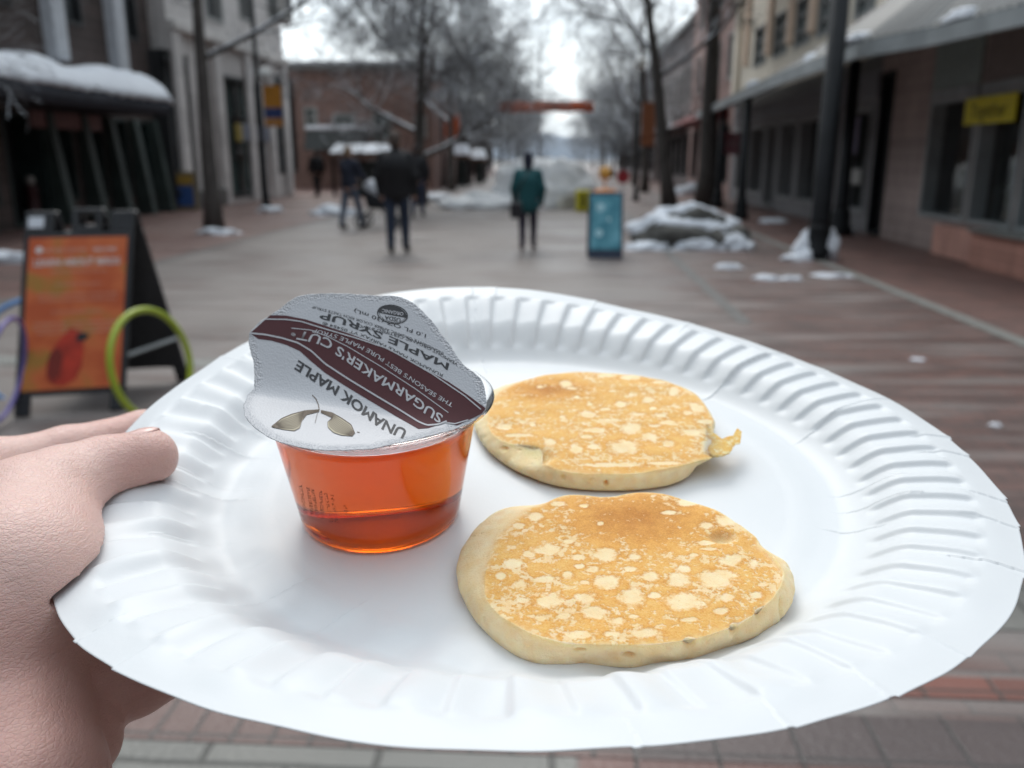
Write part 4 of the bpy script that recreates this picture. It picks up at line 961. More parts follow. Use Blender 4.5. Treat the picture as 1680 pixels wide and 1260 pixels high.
b.part('signboard', mat('rose_signboard', (.20, .10, .095), .6, var=.15, scale=4), .16, -.06, 17.6, 20.3, 2.02, 2.36, .01)
e = MB()
pr = [(-11.0, 3.0), (-10.2, 3.08), (-9.75, 3.0), (-9.52, 2.8), (-9.47, 2.55), (-9.52, 2.42), (-10.9, 2.42)]
e.prism([(x, 10.5, z) for x, z in pr][::-1], (0, 10.6, 0)); can = e.build('canopy', mat('navy_canvas', (.02, .022, .032), .75, var=.3, scale=5, bump=.4, bscale=8), b.root)
n = 90; k = 12; V = []
for i in range(n+1):
    y = 10.4+10.8*i/n
    for j in range(k+1):
        a = j/k; x = -11.0+1.55*a; lump = mnoise.fractal(Vector((x*.8, y*.7, 1.3)), .9, 2.1, 4)
        z = 3.08+(.26+.16*lump)*math.sin(min(1, a*1.05+.18)*math.pi)**.6+(-.30*sstep(a, .82, 1.0)-.12*abs(mnoise.noise(Vector((y*2.1, 5, 1))))*sstep(a, .85, 1))
        V.append((x+.05*lump, y, z))
F = [(i*(k+1)+j, (i+1)*(k+1)+j, (i+1)*(k+1)+j+1, i*(k+1)+j+1) for i in range(n) for j in range(k)]
sn = mesh_np('snow_cover', V, [f[::-1] for f in F], SNOW, can); md = sn.modifiers.new('thickness', 'SOLIDIFY'); md.thickness = .12; md.offset = -1
b.finish()
# -- grey stone bank building
b = Bld('stone_building', -10.6, 1, 23.8, 33.6, 15, 9, STONE, 'tall grey stone block building with arched windows left of the street')
for (x0, x1, ya, yb, ar) in ((288, 326, 92, 318, True), (377, 440, 132, 322, False), (455, 489, 130, 284, True)):
    yr, zr2 = b.px(x0, x1, ya, yb); b.opening(yr, zr2, 'arched_window' if ar else 'entrance', FRM, GLASS_G if not ar else GLASS, .35, arch=ar, mull=2, trans=2, fw=.1)
for x0, x1 in ((338, 366), (393, 412), (440, 458), (470, 480)):
    yr, zr2 = b.px(x0, x1, -150, 36); b.opening(yr, (zr2[0], zr2[0]+3.6), 'upper_window', PALEFR, GLASS, .3, trans=1, fw=.1)
b.part('cornice', wall_mat('pale_stone', (.46, .44, .42)), .22, .02, 23.8, 33.6, 4.75, 5.0, .03)
yr, zr2 = b.px(392, 438, 205, 232)
b.part('signboard', mat('grey_signboard', (.16, .17, .21), .5), .12, -.05, yr[0], yr[1], zr2[0], zr2[1], .01)
yr, zr2 = b.px(383, 392, 203, 232)
b.part('gold_emblem', mat('gold_paint', (.30, .22, .03), .5), .14, -.05, yr[0], yr[1], zr2[0], zr2[1], .01)
for y in (23.8, 26.6, 29.2, 31.3, 33.0):
    b.part('pilaster', wall_mat('pale_stone', (.47, .445, .43), 'block'), .14, -.003, y, y+.55, 0, 4.74, .02)
b.part('plinth', GRAN_D, .2, -.004, 24.36, 26.59, 0, .5, .02)
b.finish()
# -- brick house across the side street (faces the camera)
BRK = mat('red_brick', (.20, .125, .105), .85, var=.25, scale=3, bump=.3, bscale=20)
def front_house(name, X0, X1, Y, h, depth, m, label, wins, extra=None):
    r = thing(name, ((X0+X1)/2, Y, 0), label, 'building'); e = MB()
    xs = sorted({X0, X1, *[v for w_ in wins for v in w_[:2]]}); zs = sorted({0, h, *[v for w_ in wins for v in w_[2:4]]})
    for a, c in zip(xs[:-1], xs[1:]):
        for d, f in zip(zs[:-1], zs[1:]):
            if not any(w_[0] <= (a+c)/2 <= w_[1] and w_[2] <= (d+f)/2 <= w_[3] for w_ in wins): e.box(a, c, Y, Y+.3, d, f)
    e.box(X0, X0+.3, Y+.31, Y+depth, 0, h); e.box(X1-.3, X1, Y+.31, Y+depth, 0, h)
    e.build('wall', m, r); e = MB(); e.box(X0-.15, X1+.15, Y-.2, Y+depth, h+.003, h+.3); rf = e.build('roof', GRAN_D, r)
    e = MB(); e.box(X0-.1, X1+.1, Y-.15, Y+depth-.1, h+.302, h+.42); e.build('snow_cover', SNOW, rf)
    for w_ in wins:
        e = MB(); a, c, d, f = w_; t = .1
        e.box(a, a+t, Y-.06, Y+.2, d, f); e.box(c-t, c, Y-.06, Y+.2, d, f); e.box(a+t, c-t, Y-.06, Y+.2, f-t, f); e.box(a+t, c-t, Y-.1, Y+.2, d, d+t); e.box(a+t, c-t, Y+.08, Y+.14, (d+f)/2-.03, (d+f)/2+.03)
        fr = e.build('window', PALEFR, r); e = MB(); e.box(a+.02, c-.02, Y+.21, Y+.25, d+.02, f-.02); e.build('pane', GLASS_G, fr)
    return r
def pxw(x0, x1, ya, yb, Y):
    p = atY(x0, yb, Y); q = atY(x1, ya, Y); return (p[0], q[0], max(0.02, p[2]), q[2])
H1 = front_house('brick_house', -15.5, -6.2, 42.0, 5.4, 9, BRK, 'two-storey red brick building standing beyond the grey stone building', [pxw(548, 582, 186, 226, 42), pxw(612, 642, 184, 232, 42), pxw(500, 520, 175, 212, 42), pxw(560, 590, 262, 300, 42), pxw(610, 650, 262, 300, 42), pxw(680, 700, 190, 226, 42)])
e = MB(); p = pxw(500, 592, 213, 246, 40.5); e.hexa([(p[0], 40.4, p[2]), (p[1], 40.4, p[2]), (p[1], 41.96, p[2]), (p[0], 41.96, p[2]), (p[0], 40.8, p[3]), (p[1], 40.8, p[3]), (p[1], 41.96, p[3]), (p[0], 41.96, p[3])])
aw = e.build('awning', mat('dark_awning', (.03, .035, .035), .7), H1); e = MB(); e.box(p[0], p[1], 40.75, 41.95, p[3]+.003, p[3]+.2); e.build('snow_cover', SNOW, aw, bevel=.05)
# -- kiosk tents with snowy roofs
for x0, x1, ya, yb, Y, lab in ((540, 646, 235, 251, 33, 'low market kiosk with a flat snow-covered roof behind the stroller'), (738, 768, 236, 254, 46, 'small kiosk with a snowy sloping roof, nearer one of two behind the big tree'), (770, 795, 244, 260, 50, 'small kiosk with a snowy sloping roof, farther one of two behind the big tree')):
    p = pxw(x0, x1, ya, yb, Y); r = thing('market_kiosk', ((p[0]+p[1])/2, Y, 0), lab, 'kiosk')
    e = MB(); e.hexa([(p[0], Y-.2, p[2]), (p[1], Y-.2, p[2]), (p[1], Y+2.2, p[2]), (p[0], Y+2.2, p[2]), (p[0]+.15, Y+.5, p[3]), (p[1]-.15, Y+.5, p[3]), (p[1]-.15, Y+1.5, p[3]), (p[0]+.15, Y+1.5, p[3])]); rf = e.build('snow_cover', SNOW, r, bevel=.06)
    e = MB(); e.box(p[0]+.03, p[1]-.03, Y-.17, Y+2.17, p[2]-.16, p[2]-.003); e.build('roof', mat('rust_fascia', (.14, .07, .045), .7), r)
    for xx in (p[0]+.1, p[1]-.2):
        for yy in (Y-.1, Y+2.0): e = MB(); e.box(xx, xx+.1, yy, yy+.1, 0, p[2]-.163); e.build('post', BLACK, r)
    e = MB(); e.box(p[0]+.3, p[1]-.3, Y+.6, Y+1.8, 0, 1.3); e.build('counter', DKG, r, bevel=.02)
# -- right side: near brick shop
BRN = wall_mat('brown_brick', (.30, .235, .215), 'brick')
XR = 5.8
b = Bld('brick_shop', XR, -1, -24, 16.9, 4.6, 8, BRN, 'near shop front with a brown brick pier, big display windows and a yellow sign', z0=0)
SHOPGL = mat('display_glass', (.5, .55, .55), .04, var=.05, trans=1.0, spec=.5)
for (x0, x1) in ((1508, 1583), (1588, 1662), (1668, 1790), (1830, 2050), (2120, 2600)):
    ym = atX((x0+x1)/2, 300, XR)[1]
    yr = sorted((atX(x0, 355, XR)[1], atX(x1, 355, XR)[1])); b.opening(yr, (.50, 2.28), 'display_window', SILVER, SHOPGL, .22, fw=.06)
    b.part('transom_panel', mat('greenish_panel', (.27, .32, .30), .4) if x0 < 1580 else mat('brown_panel', (.21, .17, .155), .6), .04, -.004, yr[0]+.02, yr[1]-.02, 2.42, 3.4)
    b.part('transom_bar', SILVER, .05, -.004, yr[0], yr[1], 2.30, 2.40)
b.opening((16.2, 16.85), (.02, 2.9), 'side_door', BLACK, GLASS, .3)
b.part('low_wall', wall_mat('low_brick', (.34, .17, .13), 'brick'), .34, -.004, 7.0, 11.9, 0, .46, .01)
b.part('low_wall', wall_mat('low_brick', (.30, .155, .12), 'brick'), .18, -.004, 11.92, 13.5, 0, .44, .01)
b.part('window_sill', GRAN, .40, -.005, 7.0, 11.9, .462, .50, .005)
yy = sorted((atX(1590, 190, XR)[1], atX(1673, 190, XR)[1]))
sgn = b.part('yellow_sign', mat('yellow_sign', (.82, .70, .02), .5, var=.05), .07, -.045, yy[0], yy[1], 1.86, 2.22, .004)
def text3d(s, origin, right, up, size, m, name, parent, bold=.01, depth=0):
    V, F = text_mesh(s, bold); x0, x1 = V[:, 0].min(), V[:, 0].max(); V[:, 0] -= (x0+x1)/2; V[:, 1] -= .35
    o, r, u = np.array(origin), np.array(right), np.array(up)
    return mesh_np(name, o+V[:, :1]*size*r+V[:, 1:2]*size*u, F, m, parent, False)
text3d('Together', (XR-.074, (yy[0]+yy[1])/2, 2.04), (0, -1, 0), (0, 0, 1), .27, mat('olive_ink', (.20, .17, .01), .6), 'lettering', sgn)
for k_, (yy_, hh_) in enumerate(((12.9, .5), (12.2, .9), (11.3, .35), (10.3, .7), (9.2, .45), (8.4, .8))):
    b.part('display_stand', mat('display_stand', [(.5, .5, .48), (.30, .36, .36), (.42, .40, .2)][k_ % 3], .6), -.45-.1*(k_ % 2), .85, yy_, yy_+.4, .502, .5+hh_, .02)
b.part('display_floor', mat('pale_shelf', (.32, .32, .31), .6), -.25, 1.5, 7.2, 13.5, .3, .5)
b.finish()
# -- recessed shops farther on, beige office building above
BEI = wall_mat('beige_stone', (.78, .70, .58), 'plain', .08, .6); SALM = wall_mat('salmon_stone', (.72, .55, .42), 'plain', .08, .6)
b = Bld('beige_building', 5.9, -1, 17.0, 31.6, 14.5, 9, BEI, z0=3.3, label= 'pale beige office building with tall windows over the metal canopy at right')
for (x0, x1) in ((1200, 1215), (1237, 1257), (1268, 1290), (1302, 1326), (1337, 1362), (1395, 1428)):
    yr = sorted((atX(x0, 100, 5.9)[1], atX(x1, 100, 5.9)[1])); zt = atX((x0+x1)/2, 42, 5.9)[2]
    for z0_, zh_ in ((4.12, 1.15), (6.4, 1.6), (9.4, 1.6)): b.opening(yr, (z0_, z0_+zh_), 'upper_window', PALEFR, mat('pale_pane', (.16, .19, .19), .1, var=.4, scale=2), .12, trans=2, mull=2, fw=.06)
for x0 in (1226, 1262, 1296, 1331, 1377):
    y = atX(x0, 100, 5.9)[1]; b.part('pier', SALM, .12, -.003, y-.22, y+.22, 4.3, 14.4, .02)
b.part('corner_pier', BEI, .16, -.004, 30.9, 31.59, 3.3, 14.4, .03)
b.finish()
b = Bld('shop_row', 5.9, -1, 17.0, 31.6, 3.04, 9, mat('slate_front', (.20, .195, .20), .6, var=.2), 'row of dark grey shop fronts with glass doors under the canopy', 'shops')
MULL = mat('grey_mullion', (.26, .265, .27), .45)
for (y0_, y1_, nm) in ((17.4, 19.2, 'shop_window'), (19.5, 20.6, 'shop_door'), (20.9, 22.6, 'shop_window'), (23.0, 24.6, 'shop_window'), (25.0, 26.2, 'shop_door'), (26.6, 28.4, 'shop_window'), (28.8, 30.6, 'shop_window')):
    b.opening((y0_, y1_), (.06 if 'door' in nm else .35, 2.35), nm, MULL, SHOPGL if y0_ < 21 else GLASS, .3, mull=2 if 'window' in nm else 1)
b.part('sign_band', mat('slate_band', (.20, .20, .22), .5), .1, -.004, 17.1, 30.8, 2.5, 2.95, .01)
b.part('poster', mat('violet_poster', (.28, .25, .36), .6), .06, -.04, 18.1, 18.7, 1.5, 2.2); b.part('poster', mat('pale_poster', (.42, .42, .40), .6), .06, -.04, 17.7, 18.3, .9, 1.2)
b.finish()
# -- ribbed metal canopy along the right-hand shops
cr2 = thing('shop_canopy', (4.5, 15, 0), 'long sloping ribbed grey metal canopy over the right-hand shops', 'canopy')
ed = [(4.55, 31.0), (4.25, 24.0), (3.98, 17.0), (3.98, 12.6), (4.42, 11.4), (4.68, 9.8), (4.92, 9.0), (5.2, 7.6)]
ed = resample(ed, 300); ZE, ZT = 2.92, 4.45
RIB = mat('ribbed_metal', (.085, .092, .095), .5, metal=.1, var=.45, scale=4, stretch=(.3, 9, .3))
e = MB(); V = []
for i, (x, y) in enumerate(ed):
    up_ = .04 if i % 2 == 0 else 0
    ZT = float(np.interp(y, [13, 16, 21, 31], [4.35, 4.2, 3.45, 3.2])); V += [(x, y, ZE+up_), (XR-.02, y, ZT+up_), (XR-.02, y, ZT-.08), (x, y, ZE-.08)]
F = []
for i in range(len(ed)-1):
    a, c = i*4, (i+1)*4; F += [(a, a+1, c+1, c), (a+2, a+3, c+3, c+2), (a+3, a, c, c+3), (a+1, a+2, c+2, c+1)]
F += [(0, 3, 2, 1), (len(V)-4, len(V)-3, len(V)-2, len(V)-1)]
e.add(V, F); e.build('roof_panel', RIB, cr2)
e = MB()
for i in range(len(ed)-1):
    (x, y), (x2, y2) = ed[i], ed[i+1]
    e.add([(x-.04, y, ZE-.20), (x-.04, y, ZE-.001), (x2-.04, y2, ZE-.001), (x2-.04, y2, ZE-.20), (x+.04, y, ZE-.20), (x+.04, y, ZE-.085), (x2+.04, y2, ZE-.085), (x2+.04, y2, ZE-.20)], [(0, 1, 2, 3), (7, 6, 5, 4), (3, 7, 4, 0), (1, 5, 6, 2)])
e.build('gutter', SILVER, cr2)
for x, y, s_ in ((3.99, 13.0, .32), (4.0, 15.4, .2), (4.5, 11.0, .25), (4.15, 20.5, .3)):
    blob('snow_clump', (x+.1, y, ZE+.05), (s_*.6, s_*1.6, .11), SNOW, '', '', parent=cr2, seed=y)
# posts under / through the canopy
def round_post(name, x, y, h, r, label, cat, group=None, m=BLACK, bw=1.0):
    rt = thing(name, (x, y, 0), label, cat, group)
    e = MB(); e.lathe([(r*1.15, 0.5), (r, .56), (r*.82, h)], (x, y, 0), 20); e.build('shaft', m, rt, True)
    e = MB(); e.lathe([(r*1.9*bw, 0.0), (r*1.9*bw, .12), (r*1.45*bw, .2), (r*1.4*bw, .42), (r*1.15, .499)], (x, y, 0), 20); e.build('base', m, rt, True)
    return rt
P1 = round_post('lamp_post', 3.66, 12.57, 5.6, .135, 'thick black post with a snow-covered foot at the front of the canopy', 'post', bw=.8)
e = MB(); e.lathe([(.10, 5.6), (.2, 5.68), (.24, 6.0), (.16, 6.25), (.02, 6.35)], (3.66, 12.57, 0), 18); e.build('lantern', mat('lantern_glass', (.6, .6, .58), .3), P1, True)
P2 = round_post('canopy_post', 4.21, 20.9, 2.83, .10, 'slim black canopy post behind the snowy boulder', 'post')
P3 = round_post('canopy_post', 5.2, 16.6, 3.1, .12, 'black canopy post standing beside the brown brick pier', 'post')
P4 = round_post('canopy_post', 4.55, 26.0, 2.83, .10, 'farthest slim black canopy post at the end of the shops', 'post')
# -- farther buildings, both sides
far = [(-8.6, 1, 54, 68, 5.4, (.19, .15, .14), 'brown brick row building beyond the big snowy tree, left side'), (-8.9, 1, 69, 84, 6.4, (.20, .18, .17), 'grey-brown row building far down the left side'),
       (-8.4, 1, 85, 105, 6.5, (.15, .11, .10), 'dark brick row building farthest down the left side'),
       (6.0, -1, 32, 43, 11, (.26, .17, .15), 'red brick building next to the beige office building'), (6.2, -1, 43.5, 58, 8.0, (.18, .15, .145), 'dark brown row building down the right side'),
       (6.0, -1, 58.5, 74, 7.5, (.22, .18, .17), 'pinkish-grey row building far down the right side'), (6.3, -1, 75, 105, 6.5, (.16, .14, .14), 'dark row building farthest down the right side')]
for k, (X, sd, y0_, y1_, h, c, lab) in enumerate(far):
    b = Bld('row_building', X, sd, y0_, y1_, h, 8, wall_mat('row_brick', c, 'brick'), lab)
    nw = int((y1_-y0_)/2.4)
    for i in range(nw):
        y = y0_+.6+i*(y1_-y0_-.9)/nw
        for z in np.arange(4.2, h-1.8, 2.8): b.opening((y+.3, y+1.3), (z, z+1.6), 'window', PALEFR, GLASS, .12, trans=1, fw=.08)
        b.opening((y+.05, y+1.75), (.5, 2.6), 'shop_window', FRM, GLASS, .2)
    b.part('cornice', GRAN_D, .3, -.004, y0_, y1_, h-.35, h-.02, .02)
    e = MB(); x0_, x1_ = sorted((X+sd*.01, X+sd*1.1)); zz = 2.8
    e.hexa([(x0_, y0_+1, zz), (x1_, y0_+1, zz), (x1_, y1_-1, zz), (x0_, y1_-1, zz), (X+sd*.01 if sd > 0 else X-.3, y0_+1, zz+.5), (X+.3 if sd > 0 else X-.01, y0_+1, zz+.5), (X+.3 if sd > 0 else X-.01, y1_-1, zz+.5), (X+sd*.01 if sd > 0 else X-.3, y1_-1, zz+.5)])
    e.build('awning', mat('awning_cloth', [(.05, .03, .03), (.20, .20, .21), (.04, .05, .06), (.16, .03, .03)][k % 4], .8), b.root)
    b.finish()
# distant wooded ridge, air haze painted in as a bluish grey
V = []; F = []; n = 60
for i in range(n+1):
    x = -500+1000*i/n; h = 16+14*mnoise.fractal(Vector((x*.006, 2, 0)), .9, 2, 4)
    V += [(x, 760, -1), (x, 800, h*.7), (x, 860, h+6), (x, 1000, -1)]
for i in range(n): a = i*4; F += [(a, a+4, a+5, a+1), (a+1, a+5, a+6, a+2), (a+2, a+6, a+7, a+3)]
tag(mesh_np('hills', V, F, mat('hazed_woods', (.16, .19, .23), .9, scale=.02, var=.15), None, True), kind='structure')

# ------------------------------------------------------------------ bare trees with snow on the limbs
def bark(name, c, snow=.5):
    m = bpy.data.materials.new(name); m.use_nodes = True; nt = m.node_tree; b = nt.nodes['Principled BSDF']; L = nt.links.new
    g = nn(nt, 'ShaderNodeNewGeometry'); sx = nn(nt, 'ShaderNodeSeparateXYZ'); L(g.outputs['Normal'], sx.inputs[0])
    tc = nn(nt, 'ShaderNodeTexCoord'); n = nn(nt, 'ShaderNodeTexNoise'); n.inputs['Scale'].default_value = 2.2; n.inputs['Detail'].default_value = 4; L(tc.outputs['Object'], n.inputs['Vector'])
    a = nn(nt, 'ShaderNodeMath', operation='MULTIPLY_ADD'); L(n.outputs[0], a.inputs[0]); a.inputs[1].default_value = 1.6; L(sx.outputs[2], a.inputs[2])
    r = nn(nt, 'ShaderNodeMapRange'); L(a.outputs[0], r.inputs[0]); r.inputs[1].default_value = 1.55-snow; r.inputs[2].default_value = 1.75-snow
    n2 = nn(nt, 'ShaderNodeTexNoise'); n2.inputs['Scale'].default_value = 14; n2.inputs['Detail'].default_value = 4; mp = nn(nt, 'ShaderNodeMapping'); mp.inputs['Scale'].default_value = (1, 1, .2); L(tc.outputs['Object'], mp.inputs[0]); L(mp.outputs[0], n2.inputs['Vector'])
    rc = nn(nt, 'ShaderNodeValToRGB'); L(n2.outputs[0], rc.inputs[0]); rc.color_ramp.elements[0].position = .3; rc.color_ramp.elements[1].position = .7
    rc.color_ramp.elements[0].color = (*[v*.6 for v in c], 1); rc.color_ramp.elements[1].color = (*[v*1.4 for v in c], 1)
    mx = nn(nt, 'ShaderNodeMix', data_type='RGBA'); L(r.outputs[0], mx.inputs[0]); L(rc.outputs[0], mx.inputs[6]); mx.inputs[7].default_value = (.74, .77, .82, 1); L(mx.outputs[2], b.inputs['Base Color'])
    b.inputs['Roughness'].default_value = .85
    bp = nn(nt, 'ShaderNodeBump'); bp.inputs['Distance'].default_value = .02; L(n2.outputs[0], bp.inputs['Height']); L(bp.outputs[0], b.inputs['Normal'])
    return m
TRUNK = bark('trunk_bark', (.075, .066, .060), .05); TWIG = bark('snowy_twigs', (.085, .075, .070), .38); TWIG_D = bark('bare_twigs', (.075, .066, .062), .25)
def seg_mesh(S_, n=4):
    S_ = np.array(S_); p0, p1, r0, r1 = S_[:, :3], S_[:, 3:6], S_[:, 6], S_[:, 7]
    t = p1-p0; t /= np.linalg.norm(t, axis=1)[:, None]+1e-9
    ref = np.where(np.abs(t[:, 2:3]) < .9, np.array([[0, 0, 1.]]), np.array([[1., 0, 0]]))
    a = np.cross(t, ref); a /= np.linalg.norm(a, axis=1)[:, None]+1e-9; b2 = np.cross(t, a)
    V = []
    for p, r in ((p0, r0), (p1, r1)):
        for k in range(n):
            c = 2*math.pi*(k+.5)/n; V.append(p+r[:, None]*(math.cos(c)*a+math.sin(c)*b2))
    V = np.stack(V, 1).reshape(-1, 3); base = (np.arange(len(S_))*2*n)[:, None]
    F = np.concatenate([base+np.array([[k, (k+1) % n, n+(k+1) % n, n+k]]) for k in range(n)])
    return V, F
def grow_tree(seed, h=9.0, r=.16, fork=2.2, spread=.9, lean=(0, 0), dens=1.0, droop=.0, levels=4, limbs=7):
    rg = random.Random(seed); trunk = []; limb = []; tw = []
    def branch(p, d, ln, r_, lvl):
        n = 5 if lvl < 3 else 4; st = ln/n; q = p.copy(); dirn = d.copy(); pts = [q.copy()]; rs = [r_]
        for i in range(n):
            dirn = dirn+Vector((rg.gauss(0, .13), rg.gauss(0, .13), rg.gauss(0, .10)+(.07 if lvl < 3 else .0)-droop*(lvl > 1))); dirn.normalize()
            q = q+dirn*st; pts.append(q.copy()); rs.append(max(.006, r_*(1-.72*(i+1)/n)))
        for i in range(n):
            (limb if lvl == 1 else tw).append((*pts[i], *pts[i+1], rs[i], rs[i+1]))
        if lvl >= levels: return
        nk = max(2, int({1: 9, 2: 8, 3: 8}[lvl]*dens))
        for k in range(nk):
            f = .22+.78*(k+rg.random()*.8)/nk; i = min(n-1, int(f*n)); b_ = pts[i].lerp(pts[i+1], f*n-i)
            ax = Vector((rg.gauss(0, 1), rg.gauss(0, 1), rg.gauss(0, .7))); pr = (pts[i+1]-pts[i]).normalized()
            side_ = (ax-pr*ax.dot(pr)).normalized(); dd = (pr*rg.uniform(.5, .9)+side_*rg.uniform(.6, 1.0)).normalized()
            branch(b_, dd, ln*rg.uniform(.38, .62), rs[i]*.55, lvl+1)
    p = Vector((0, 0, -.05)); d = Vector((lean[0], lean[1], 1)).normalized(); n = 9; H_ = h*.72; pts = [p.copy()]; rs = [r*1.35]
    for i in range(n):
        d = (d+Vector((rg.gauss(0, .035), rg.gauss(0, .035), .02))).normalized(); p = p+d*(H_/n); pts.append(p.copy()); rs.append(r*(1-.70*(i+1)/n))
    MBt = MB(); MBt.tube([np.array(q) for q in pts], rs, 12)
    for k in range(limbs):
        z = fork+(H_-fork)*(k/(limbs-1))**.9*.97; f = z/H_*n; i = min(n-1, int(f)); b_ = pts[i].lerp(pts[i+1], f-i); a = k*2.4+rg.uniform(-.4, .4)
        up_ = .35+.7*k/limbs; dd = Vector((math.cos(a)*spread, math.sin(a)*spread, up_)).normalized()
        branch(b_, dd, h*rg.uniform(.40, .52)*(1-.35*k/limbs), rs[i]*.5, 1)
    return MBt, limb, tw
def tree(x, y, label, group=None, rz=0.0, tm=TRUNK, bm=TWIG, src=None, sc=1.0, **kw):
    rt = thing('bare_tree', (x, y, 0), label, 'tree', group, rz); rt.scale = (sc,)*3
    if src is not None:
        for ch in src['parts']:
            c = ch.copy(); COL.objects.link(c); c.parent = rt; c.matrix_parent_inverse = Matrix()
        return rt
    t, limb, tw = grow_tree(**kw)
    me = [('trunk', np.concatenate(t.V), t.F, tm), ]
    V1, F1 = seg_mesh(limb, 8); V2, F2 = seg_mesh(tw, 4)
    obs = []
    for nm, V, F, m in (('trunk', np.concatenate(t.V), t.F, tm), ('limbs', V1, F1, bm), ('crown', V2, F2, bm)):
        o = mesh_np(nm, V, F, m, None, True); o.parent = rt; o.matrix_parent_inverse = Matrix(); obs.append(o)
    return rt, obs
GT = 'street trees lining the pedestrian street'
e0 = 0
t1 = tree(-7.0, 17.0, 'bare dark tree on the left pavement in front of the grey stone building', GT, seed=21, h=9.5, r=.17, fork=3.3, spread=1.0, lean=(-.02, 0), dens=.85, limbs=8, bm=TWIG_D)
t2 = tree(-4.5, 27.4, 'big spreading tree with snow-covered limbs left of the street', GT, seed=4, h=9.5, r=.2, fork=1.5, spread=1.15, dens=1.25, limbs=10)
t3 = tree(3.0, 24.6, 'dark leaning tree left of the two trunks behind the boulder', GT, seed=12, h=10.5, r=.20, fork=3.6, spread=.75, lean=(-.11, -.02), dens=1.3, limbs=9, bm=TWIG_D)
t4 = tree(4.35, 26.8, 'thick straight trunk of a bare tree, right of the two behind the boulder', GT, seed=13, h=13, r=.31, fork=7.0, spread=.6, dens=.8, limbs=6, bm=TWIG_D)
t5 = tree(-5.0, 39, 'bare snowy tree second behind the big spreading one', GT, seed=31, h=9.5, r=.17, fork=2.2, spread=1.0, dens=1.05, limbs=8)
t6 = tree(3.5, 38, 'bare tree behind the two trunks on the right', GT, seed=37, h=10, r=.17, fork=2.4, spread=1.0, dens=1.05, limbs=8)
srcs = [dict(parts=t5[1]), dict(parts=t6[1]), dict(parts=t2[1])]
rg = random.Random(3); GF = 'distant bare trees down both sides of the street'
for i, y in enumerate((49, 60, 71, 84, 98, 115)):
    for sd in (-1, 1):
        tree((-5.2 if sd < 0 else 3.8)+rg.uniform(-.3, .3), y+rg.uniform(-1, 1), 'distant bare tree, %s from the front in the faraway %s row' % (('nearest', 'second', 'third', 'fourth', 'fifth', 'last')[i], 'left' if sd < 0 else 'right'), 'distant trees of the left row' if sd < 0 else 'distant trees of the right row', rz=rg.uniform(0, 6), src=srcs[(i+(sd > 0)) % 3], sc=rg.uniform(.72, .88))
tree(-9.0, 9.6, 'bare tree just outside the left edge, its snowy twigs hanging in front of the canopy', GT, rz=1.0, src=srcs[1], sc=.85)
tree(-8.2, 47, 'dense bare tree beside the brick building, left of the street', GT, rz=2.2, src=srcs[2], sc=.95)

# ------------------------------------------------------------------ snow, boulder, pile
pl = G(795, 345)
blob('snow_pile', (-.55, 26.3, 0), (1.65, 1.6, 1.40), mat('dirty_snow', (.84, .86, .88), .8, var=.18, scale=3, bump=.9, bscale=12), 'big ploughed heap of greyish snow in the middle of the street', 'snow pile', seed=2, rough=.18)
blob('snow_pile', (-2.3, 25.2, 0), (1.25, .8, .42), mat('dirty_snow', (.84, .86, .88), .8, var=.18, scale=3, bump=.9, bscale=12), 'low tail of snow spilling left of the big heap', 'snow pile', seed=8)
bo = blob('boulder', (2.15, 14.3, 0), (.92, .60, .52), mat('grey_rock', (.105, .10, .09), .85, var=.4, scale=5, bump=.8, bscale=14), 'grey boulder half covered in snow beside the black post', 'boulder', seed=5, rough=.3)
blob('snow_cover', (2.05, 14.42, .17), (.90, .56, .44), SNOW, '', '', parent=bo, seed=5, rough=.30)
blob('snow_cover', (2.72, 13.98, 0), (.34, .28, .24), SNOW, '', '', parent=bo, seed=11, rough=.35)
blob('snow_cover', (1.35, 13.8, 0), (.34, .20, .12), SNOW, '', '', parent=bo, seed=12, rough=.35)
blob('snow_cover', (2.2, 13.72, 0), (.42, .10, .13), SNOW, '', '', parent=bo, seed=14, rough=.6)
def patch(px, py, rx, ry, h, label, seed):
    p = G(px, py); blob('snow_patch', (p[0], p[1], 0), (rx, ry, h), SNOW, label, 'snow patch', None, seed, rough=.4)
patch(1338, 424, .30, .26, .46, 'cone of snow heaped round the foot of the thick black post', 21)
patch(1312, 426, .26, .14, .08, 'low snow patch left of the thick black post foot', 22)
patch(1196, 440, .16, .12, .06, 'tiny snow lump on the bricks below the boulder', 23)
patch(1258, 458, .16, .13, .05, 'leftmost of three flat snow bits on the kerb line', 24); patch(1298, 459, .13, .10, .045, 'middle of three flat snow bits on the kerb line', 25); patch(1366, 454, .24, .10, .04, 'rightmost of three flat snow bits on the kerb line', 26)
patch(1376, 382, .34, .2, .10, 'strip of snow against the dark shop door at right', 27); patch(1268, 365, .34, .2, .09, 'small snow strip behind the thick black post', 28)
patch(357, 383, .42, .22, .10, 'snow around the foot of the dark tree at left', 29); patch(443, 347, .36, .25, .13, 'white snow mound round the left lamp post foot', 30)
patch(8, 430, .50, .22, .15, 'elongated snow heap at the left edge behind the orange sign', 31)
patch(705, 330, .9, .5, .25, 'snow bank around the foot of the big spreading tree', 32); patch(1140, 318, .9, .5, .45, 'snow heap beyond the two right-hand trunks', 33)
patch(1195, 388, .2, .2, .3, 'snow lump at the right end of the boulder', 34); patch(548, 352, .6, .5, .2, 'small snow bank behind the stroller', 35)
patch(1632, 698, .03, .025, .012, 'tiny crumb of snow on the bricks beside the plate', 36); patch(1505, 590, .05, .03, .01, 'small crumb of ice near the kerb strip', 37)

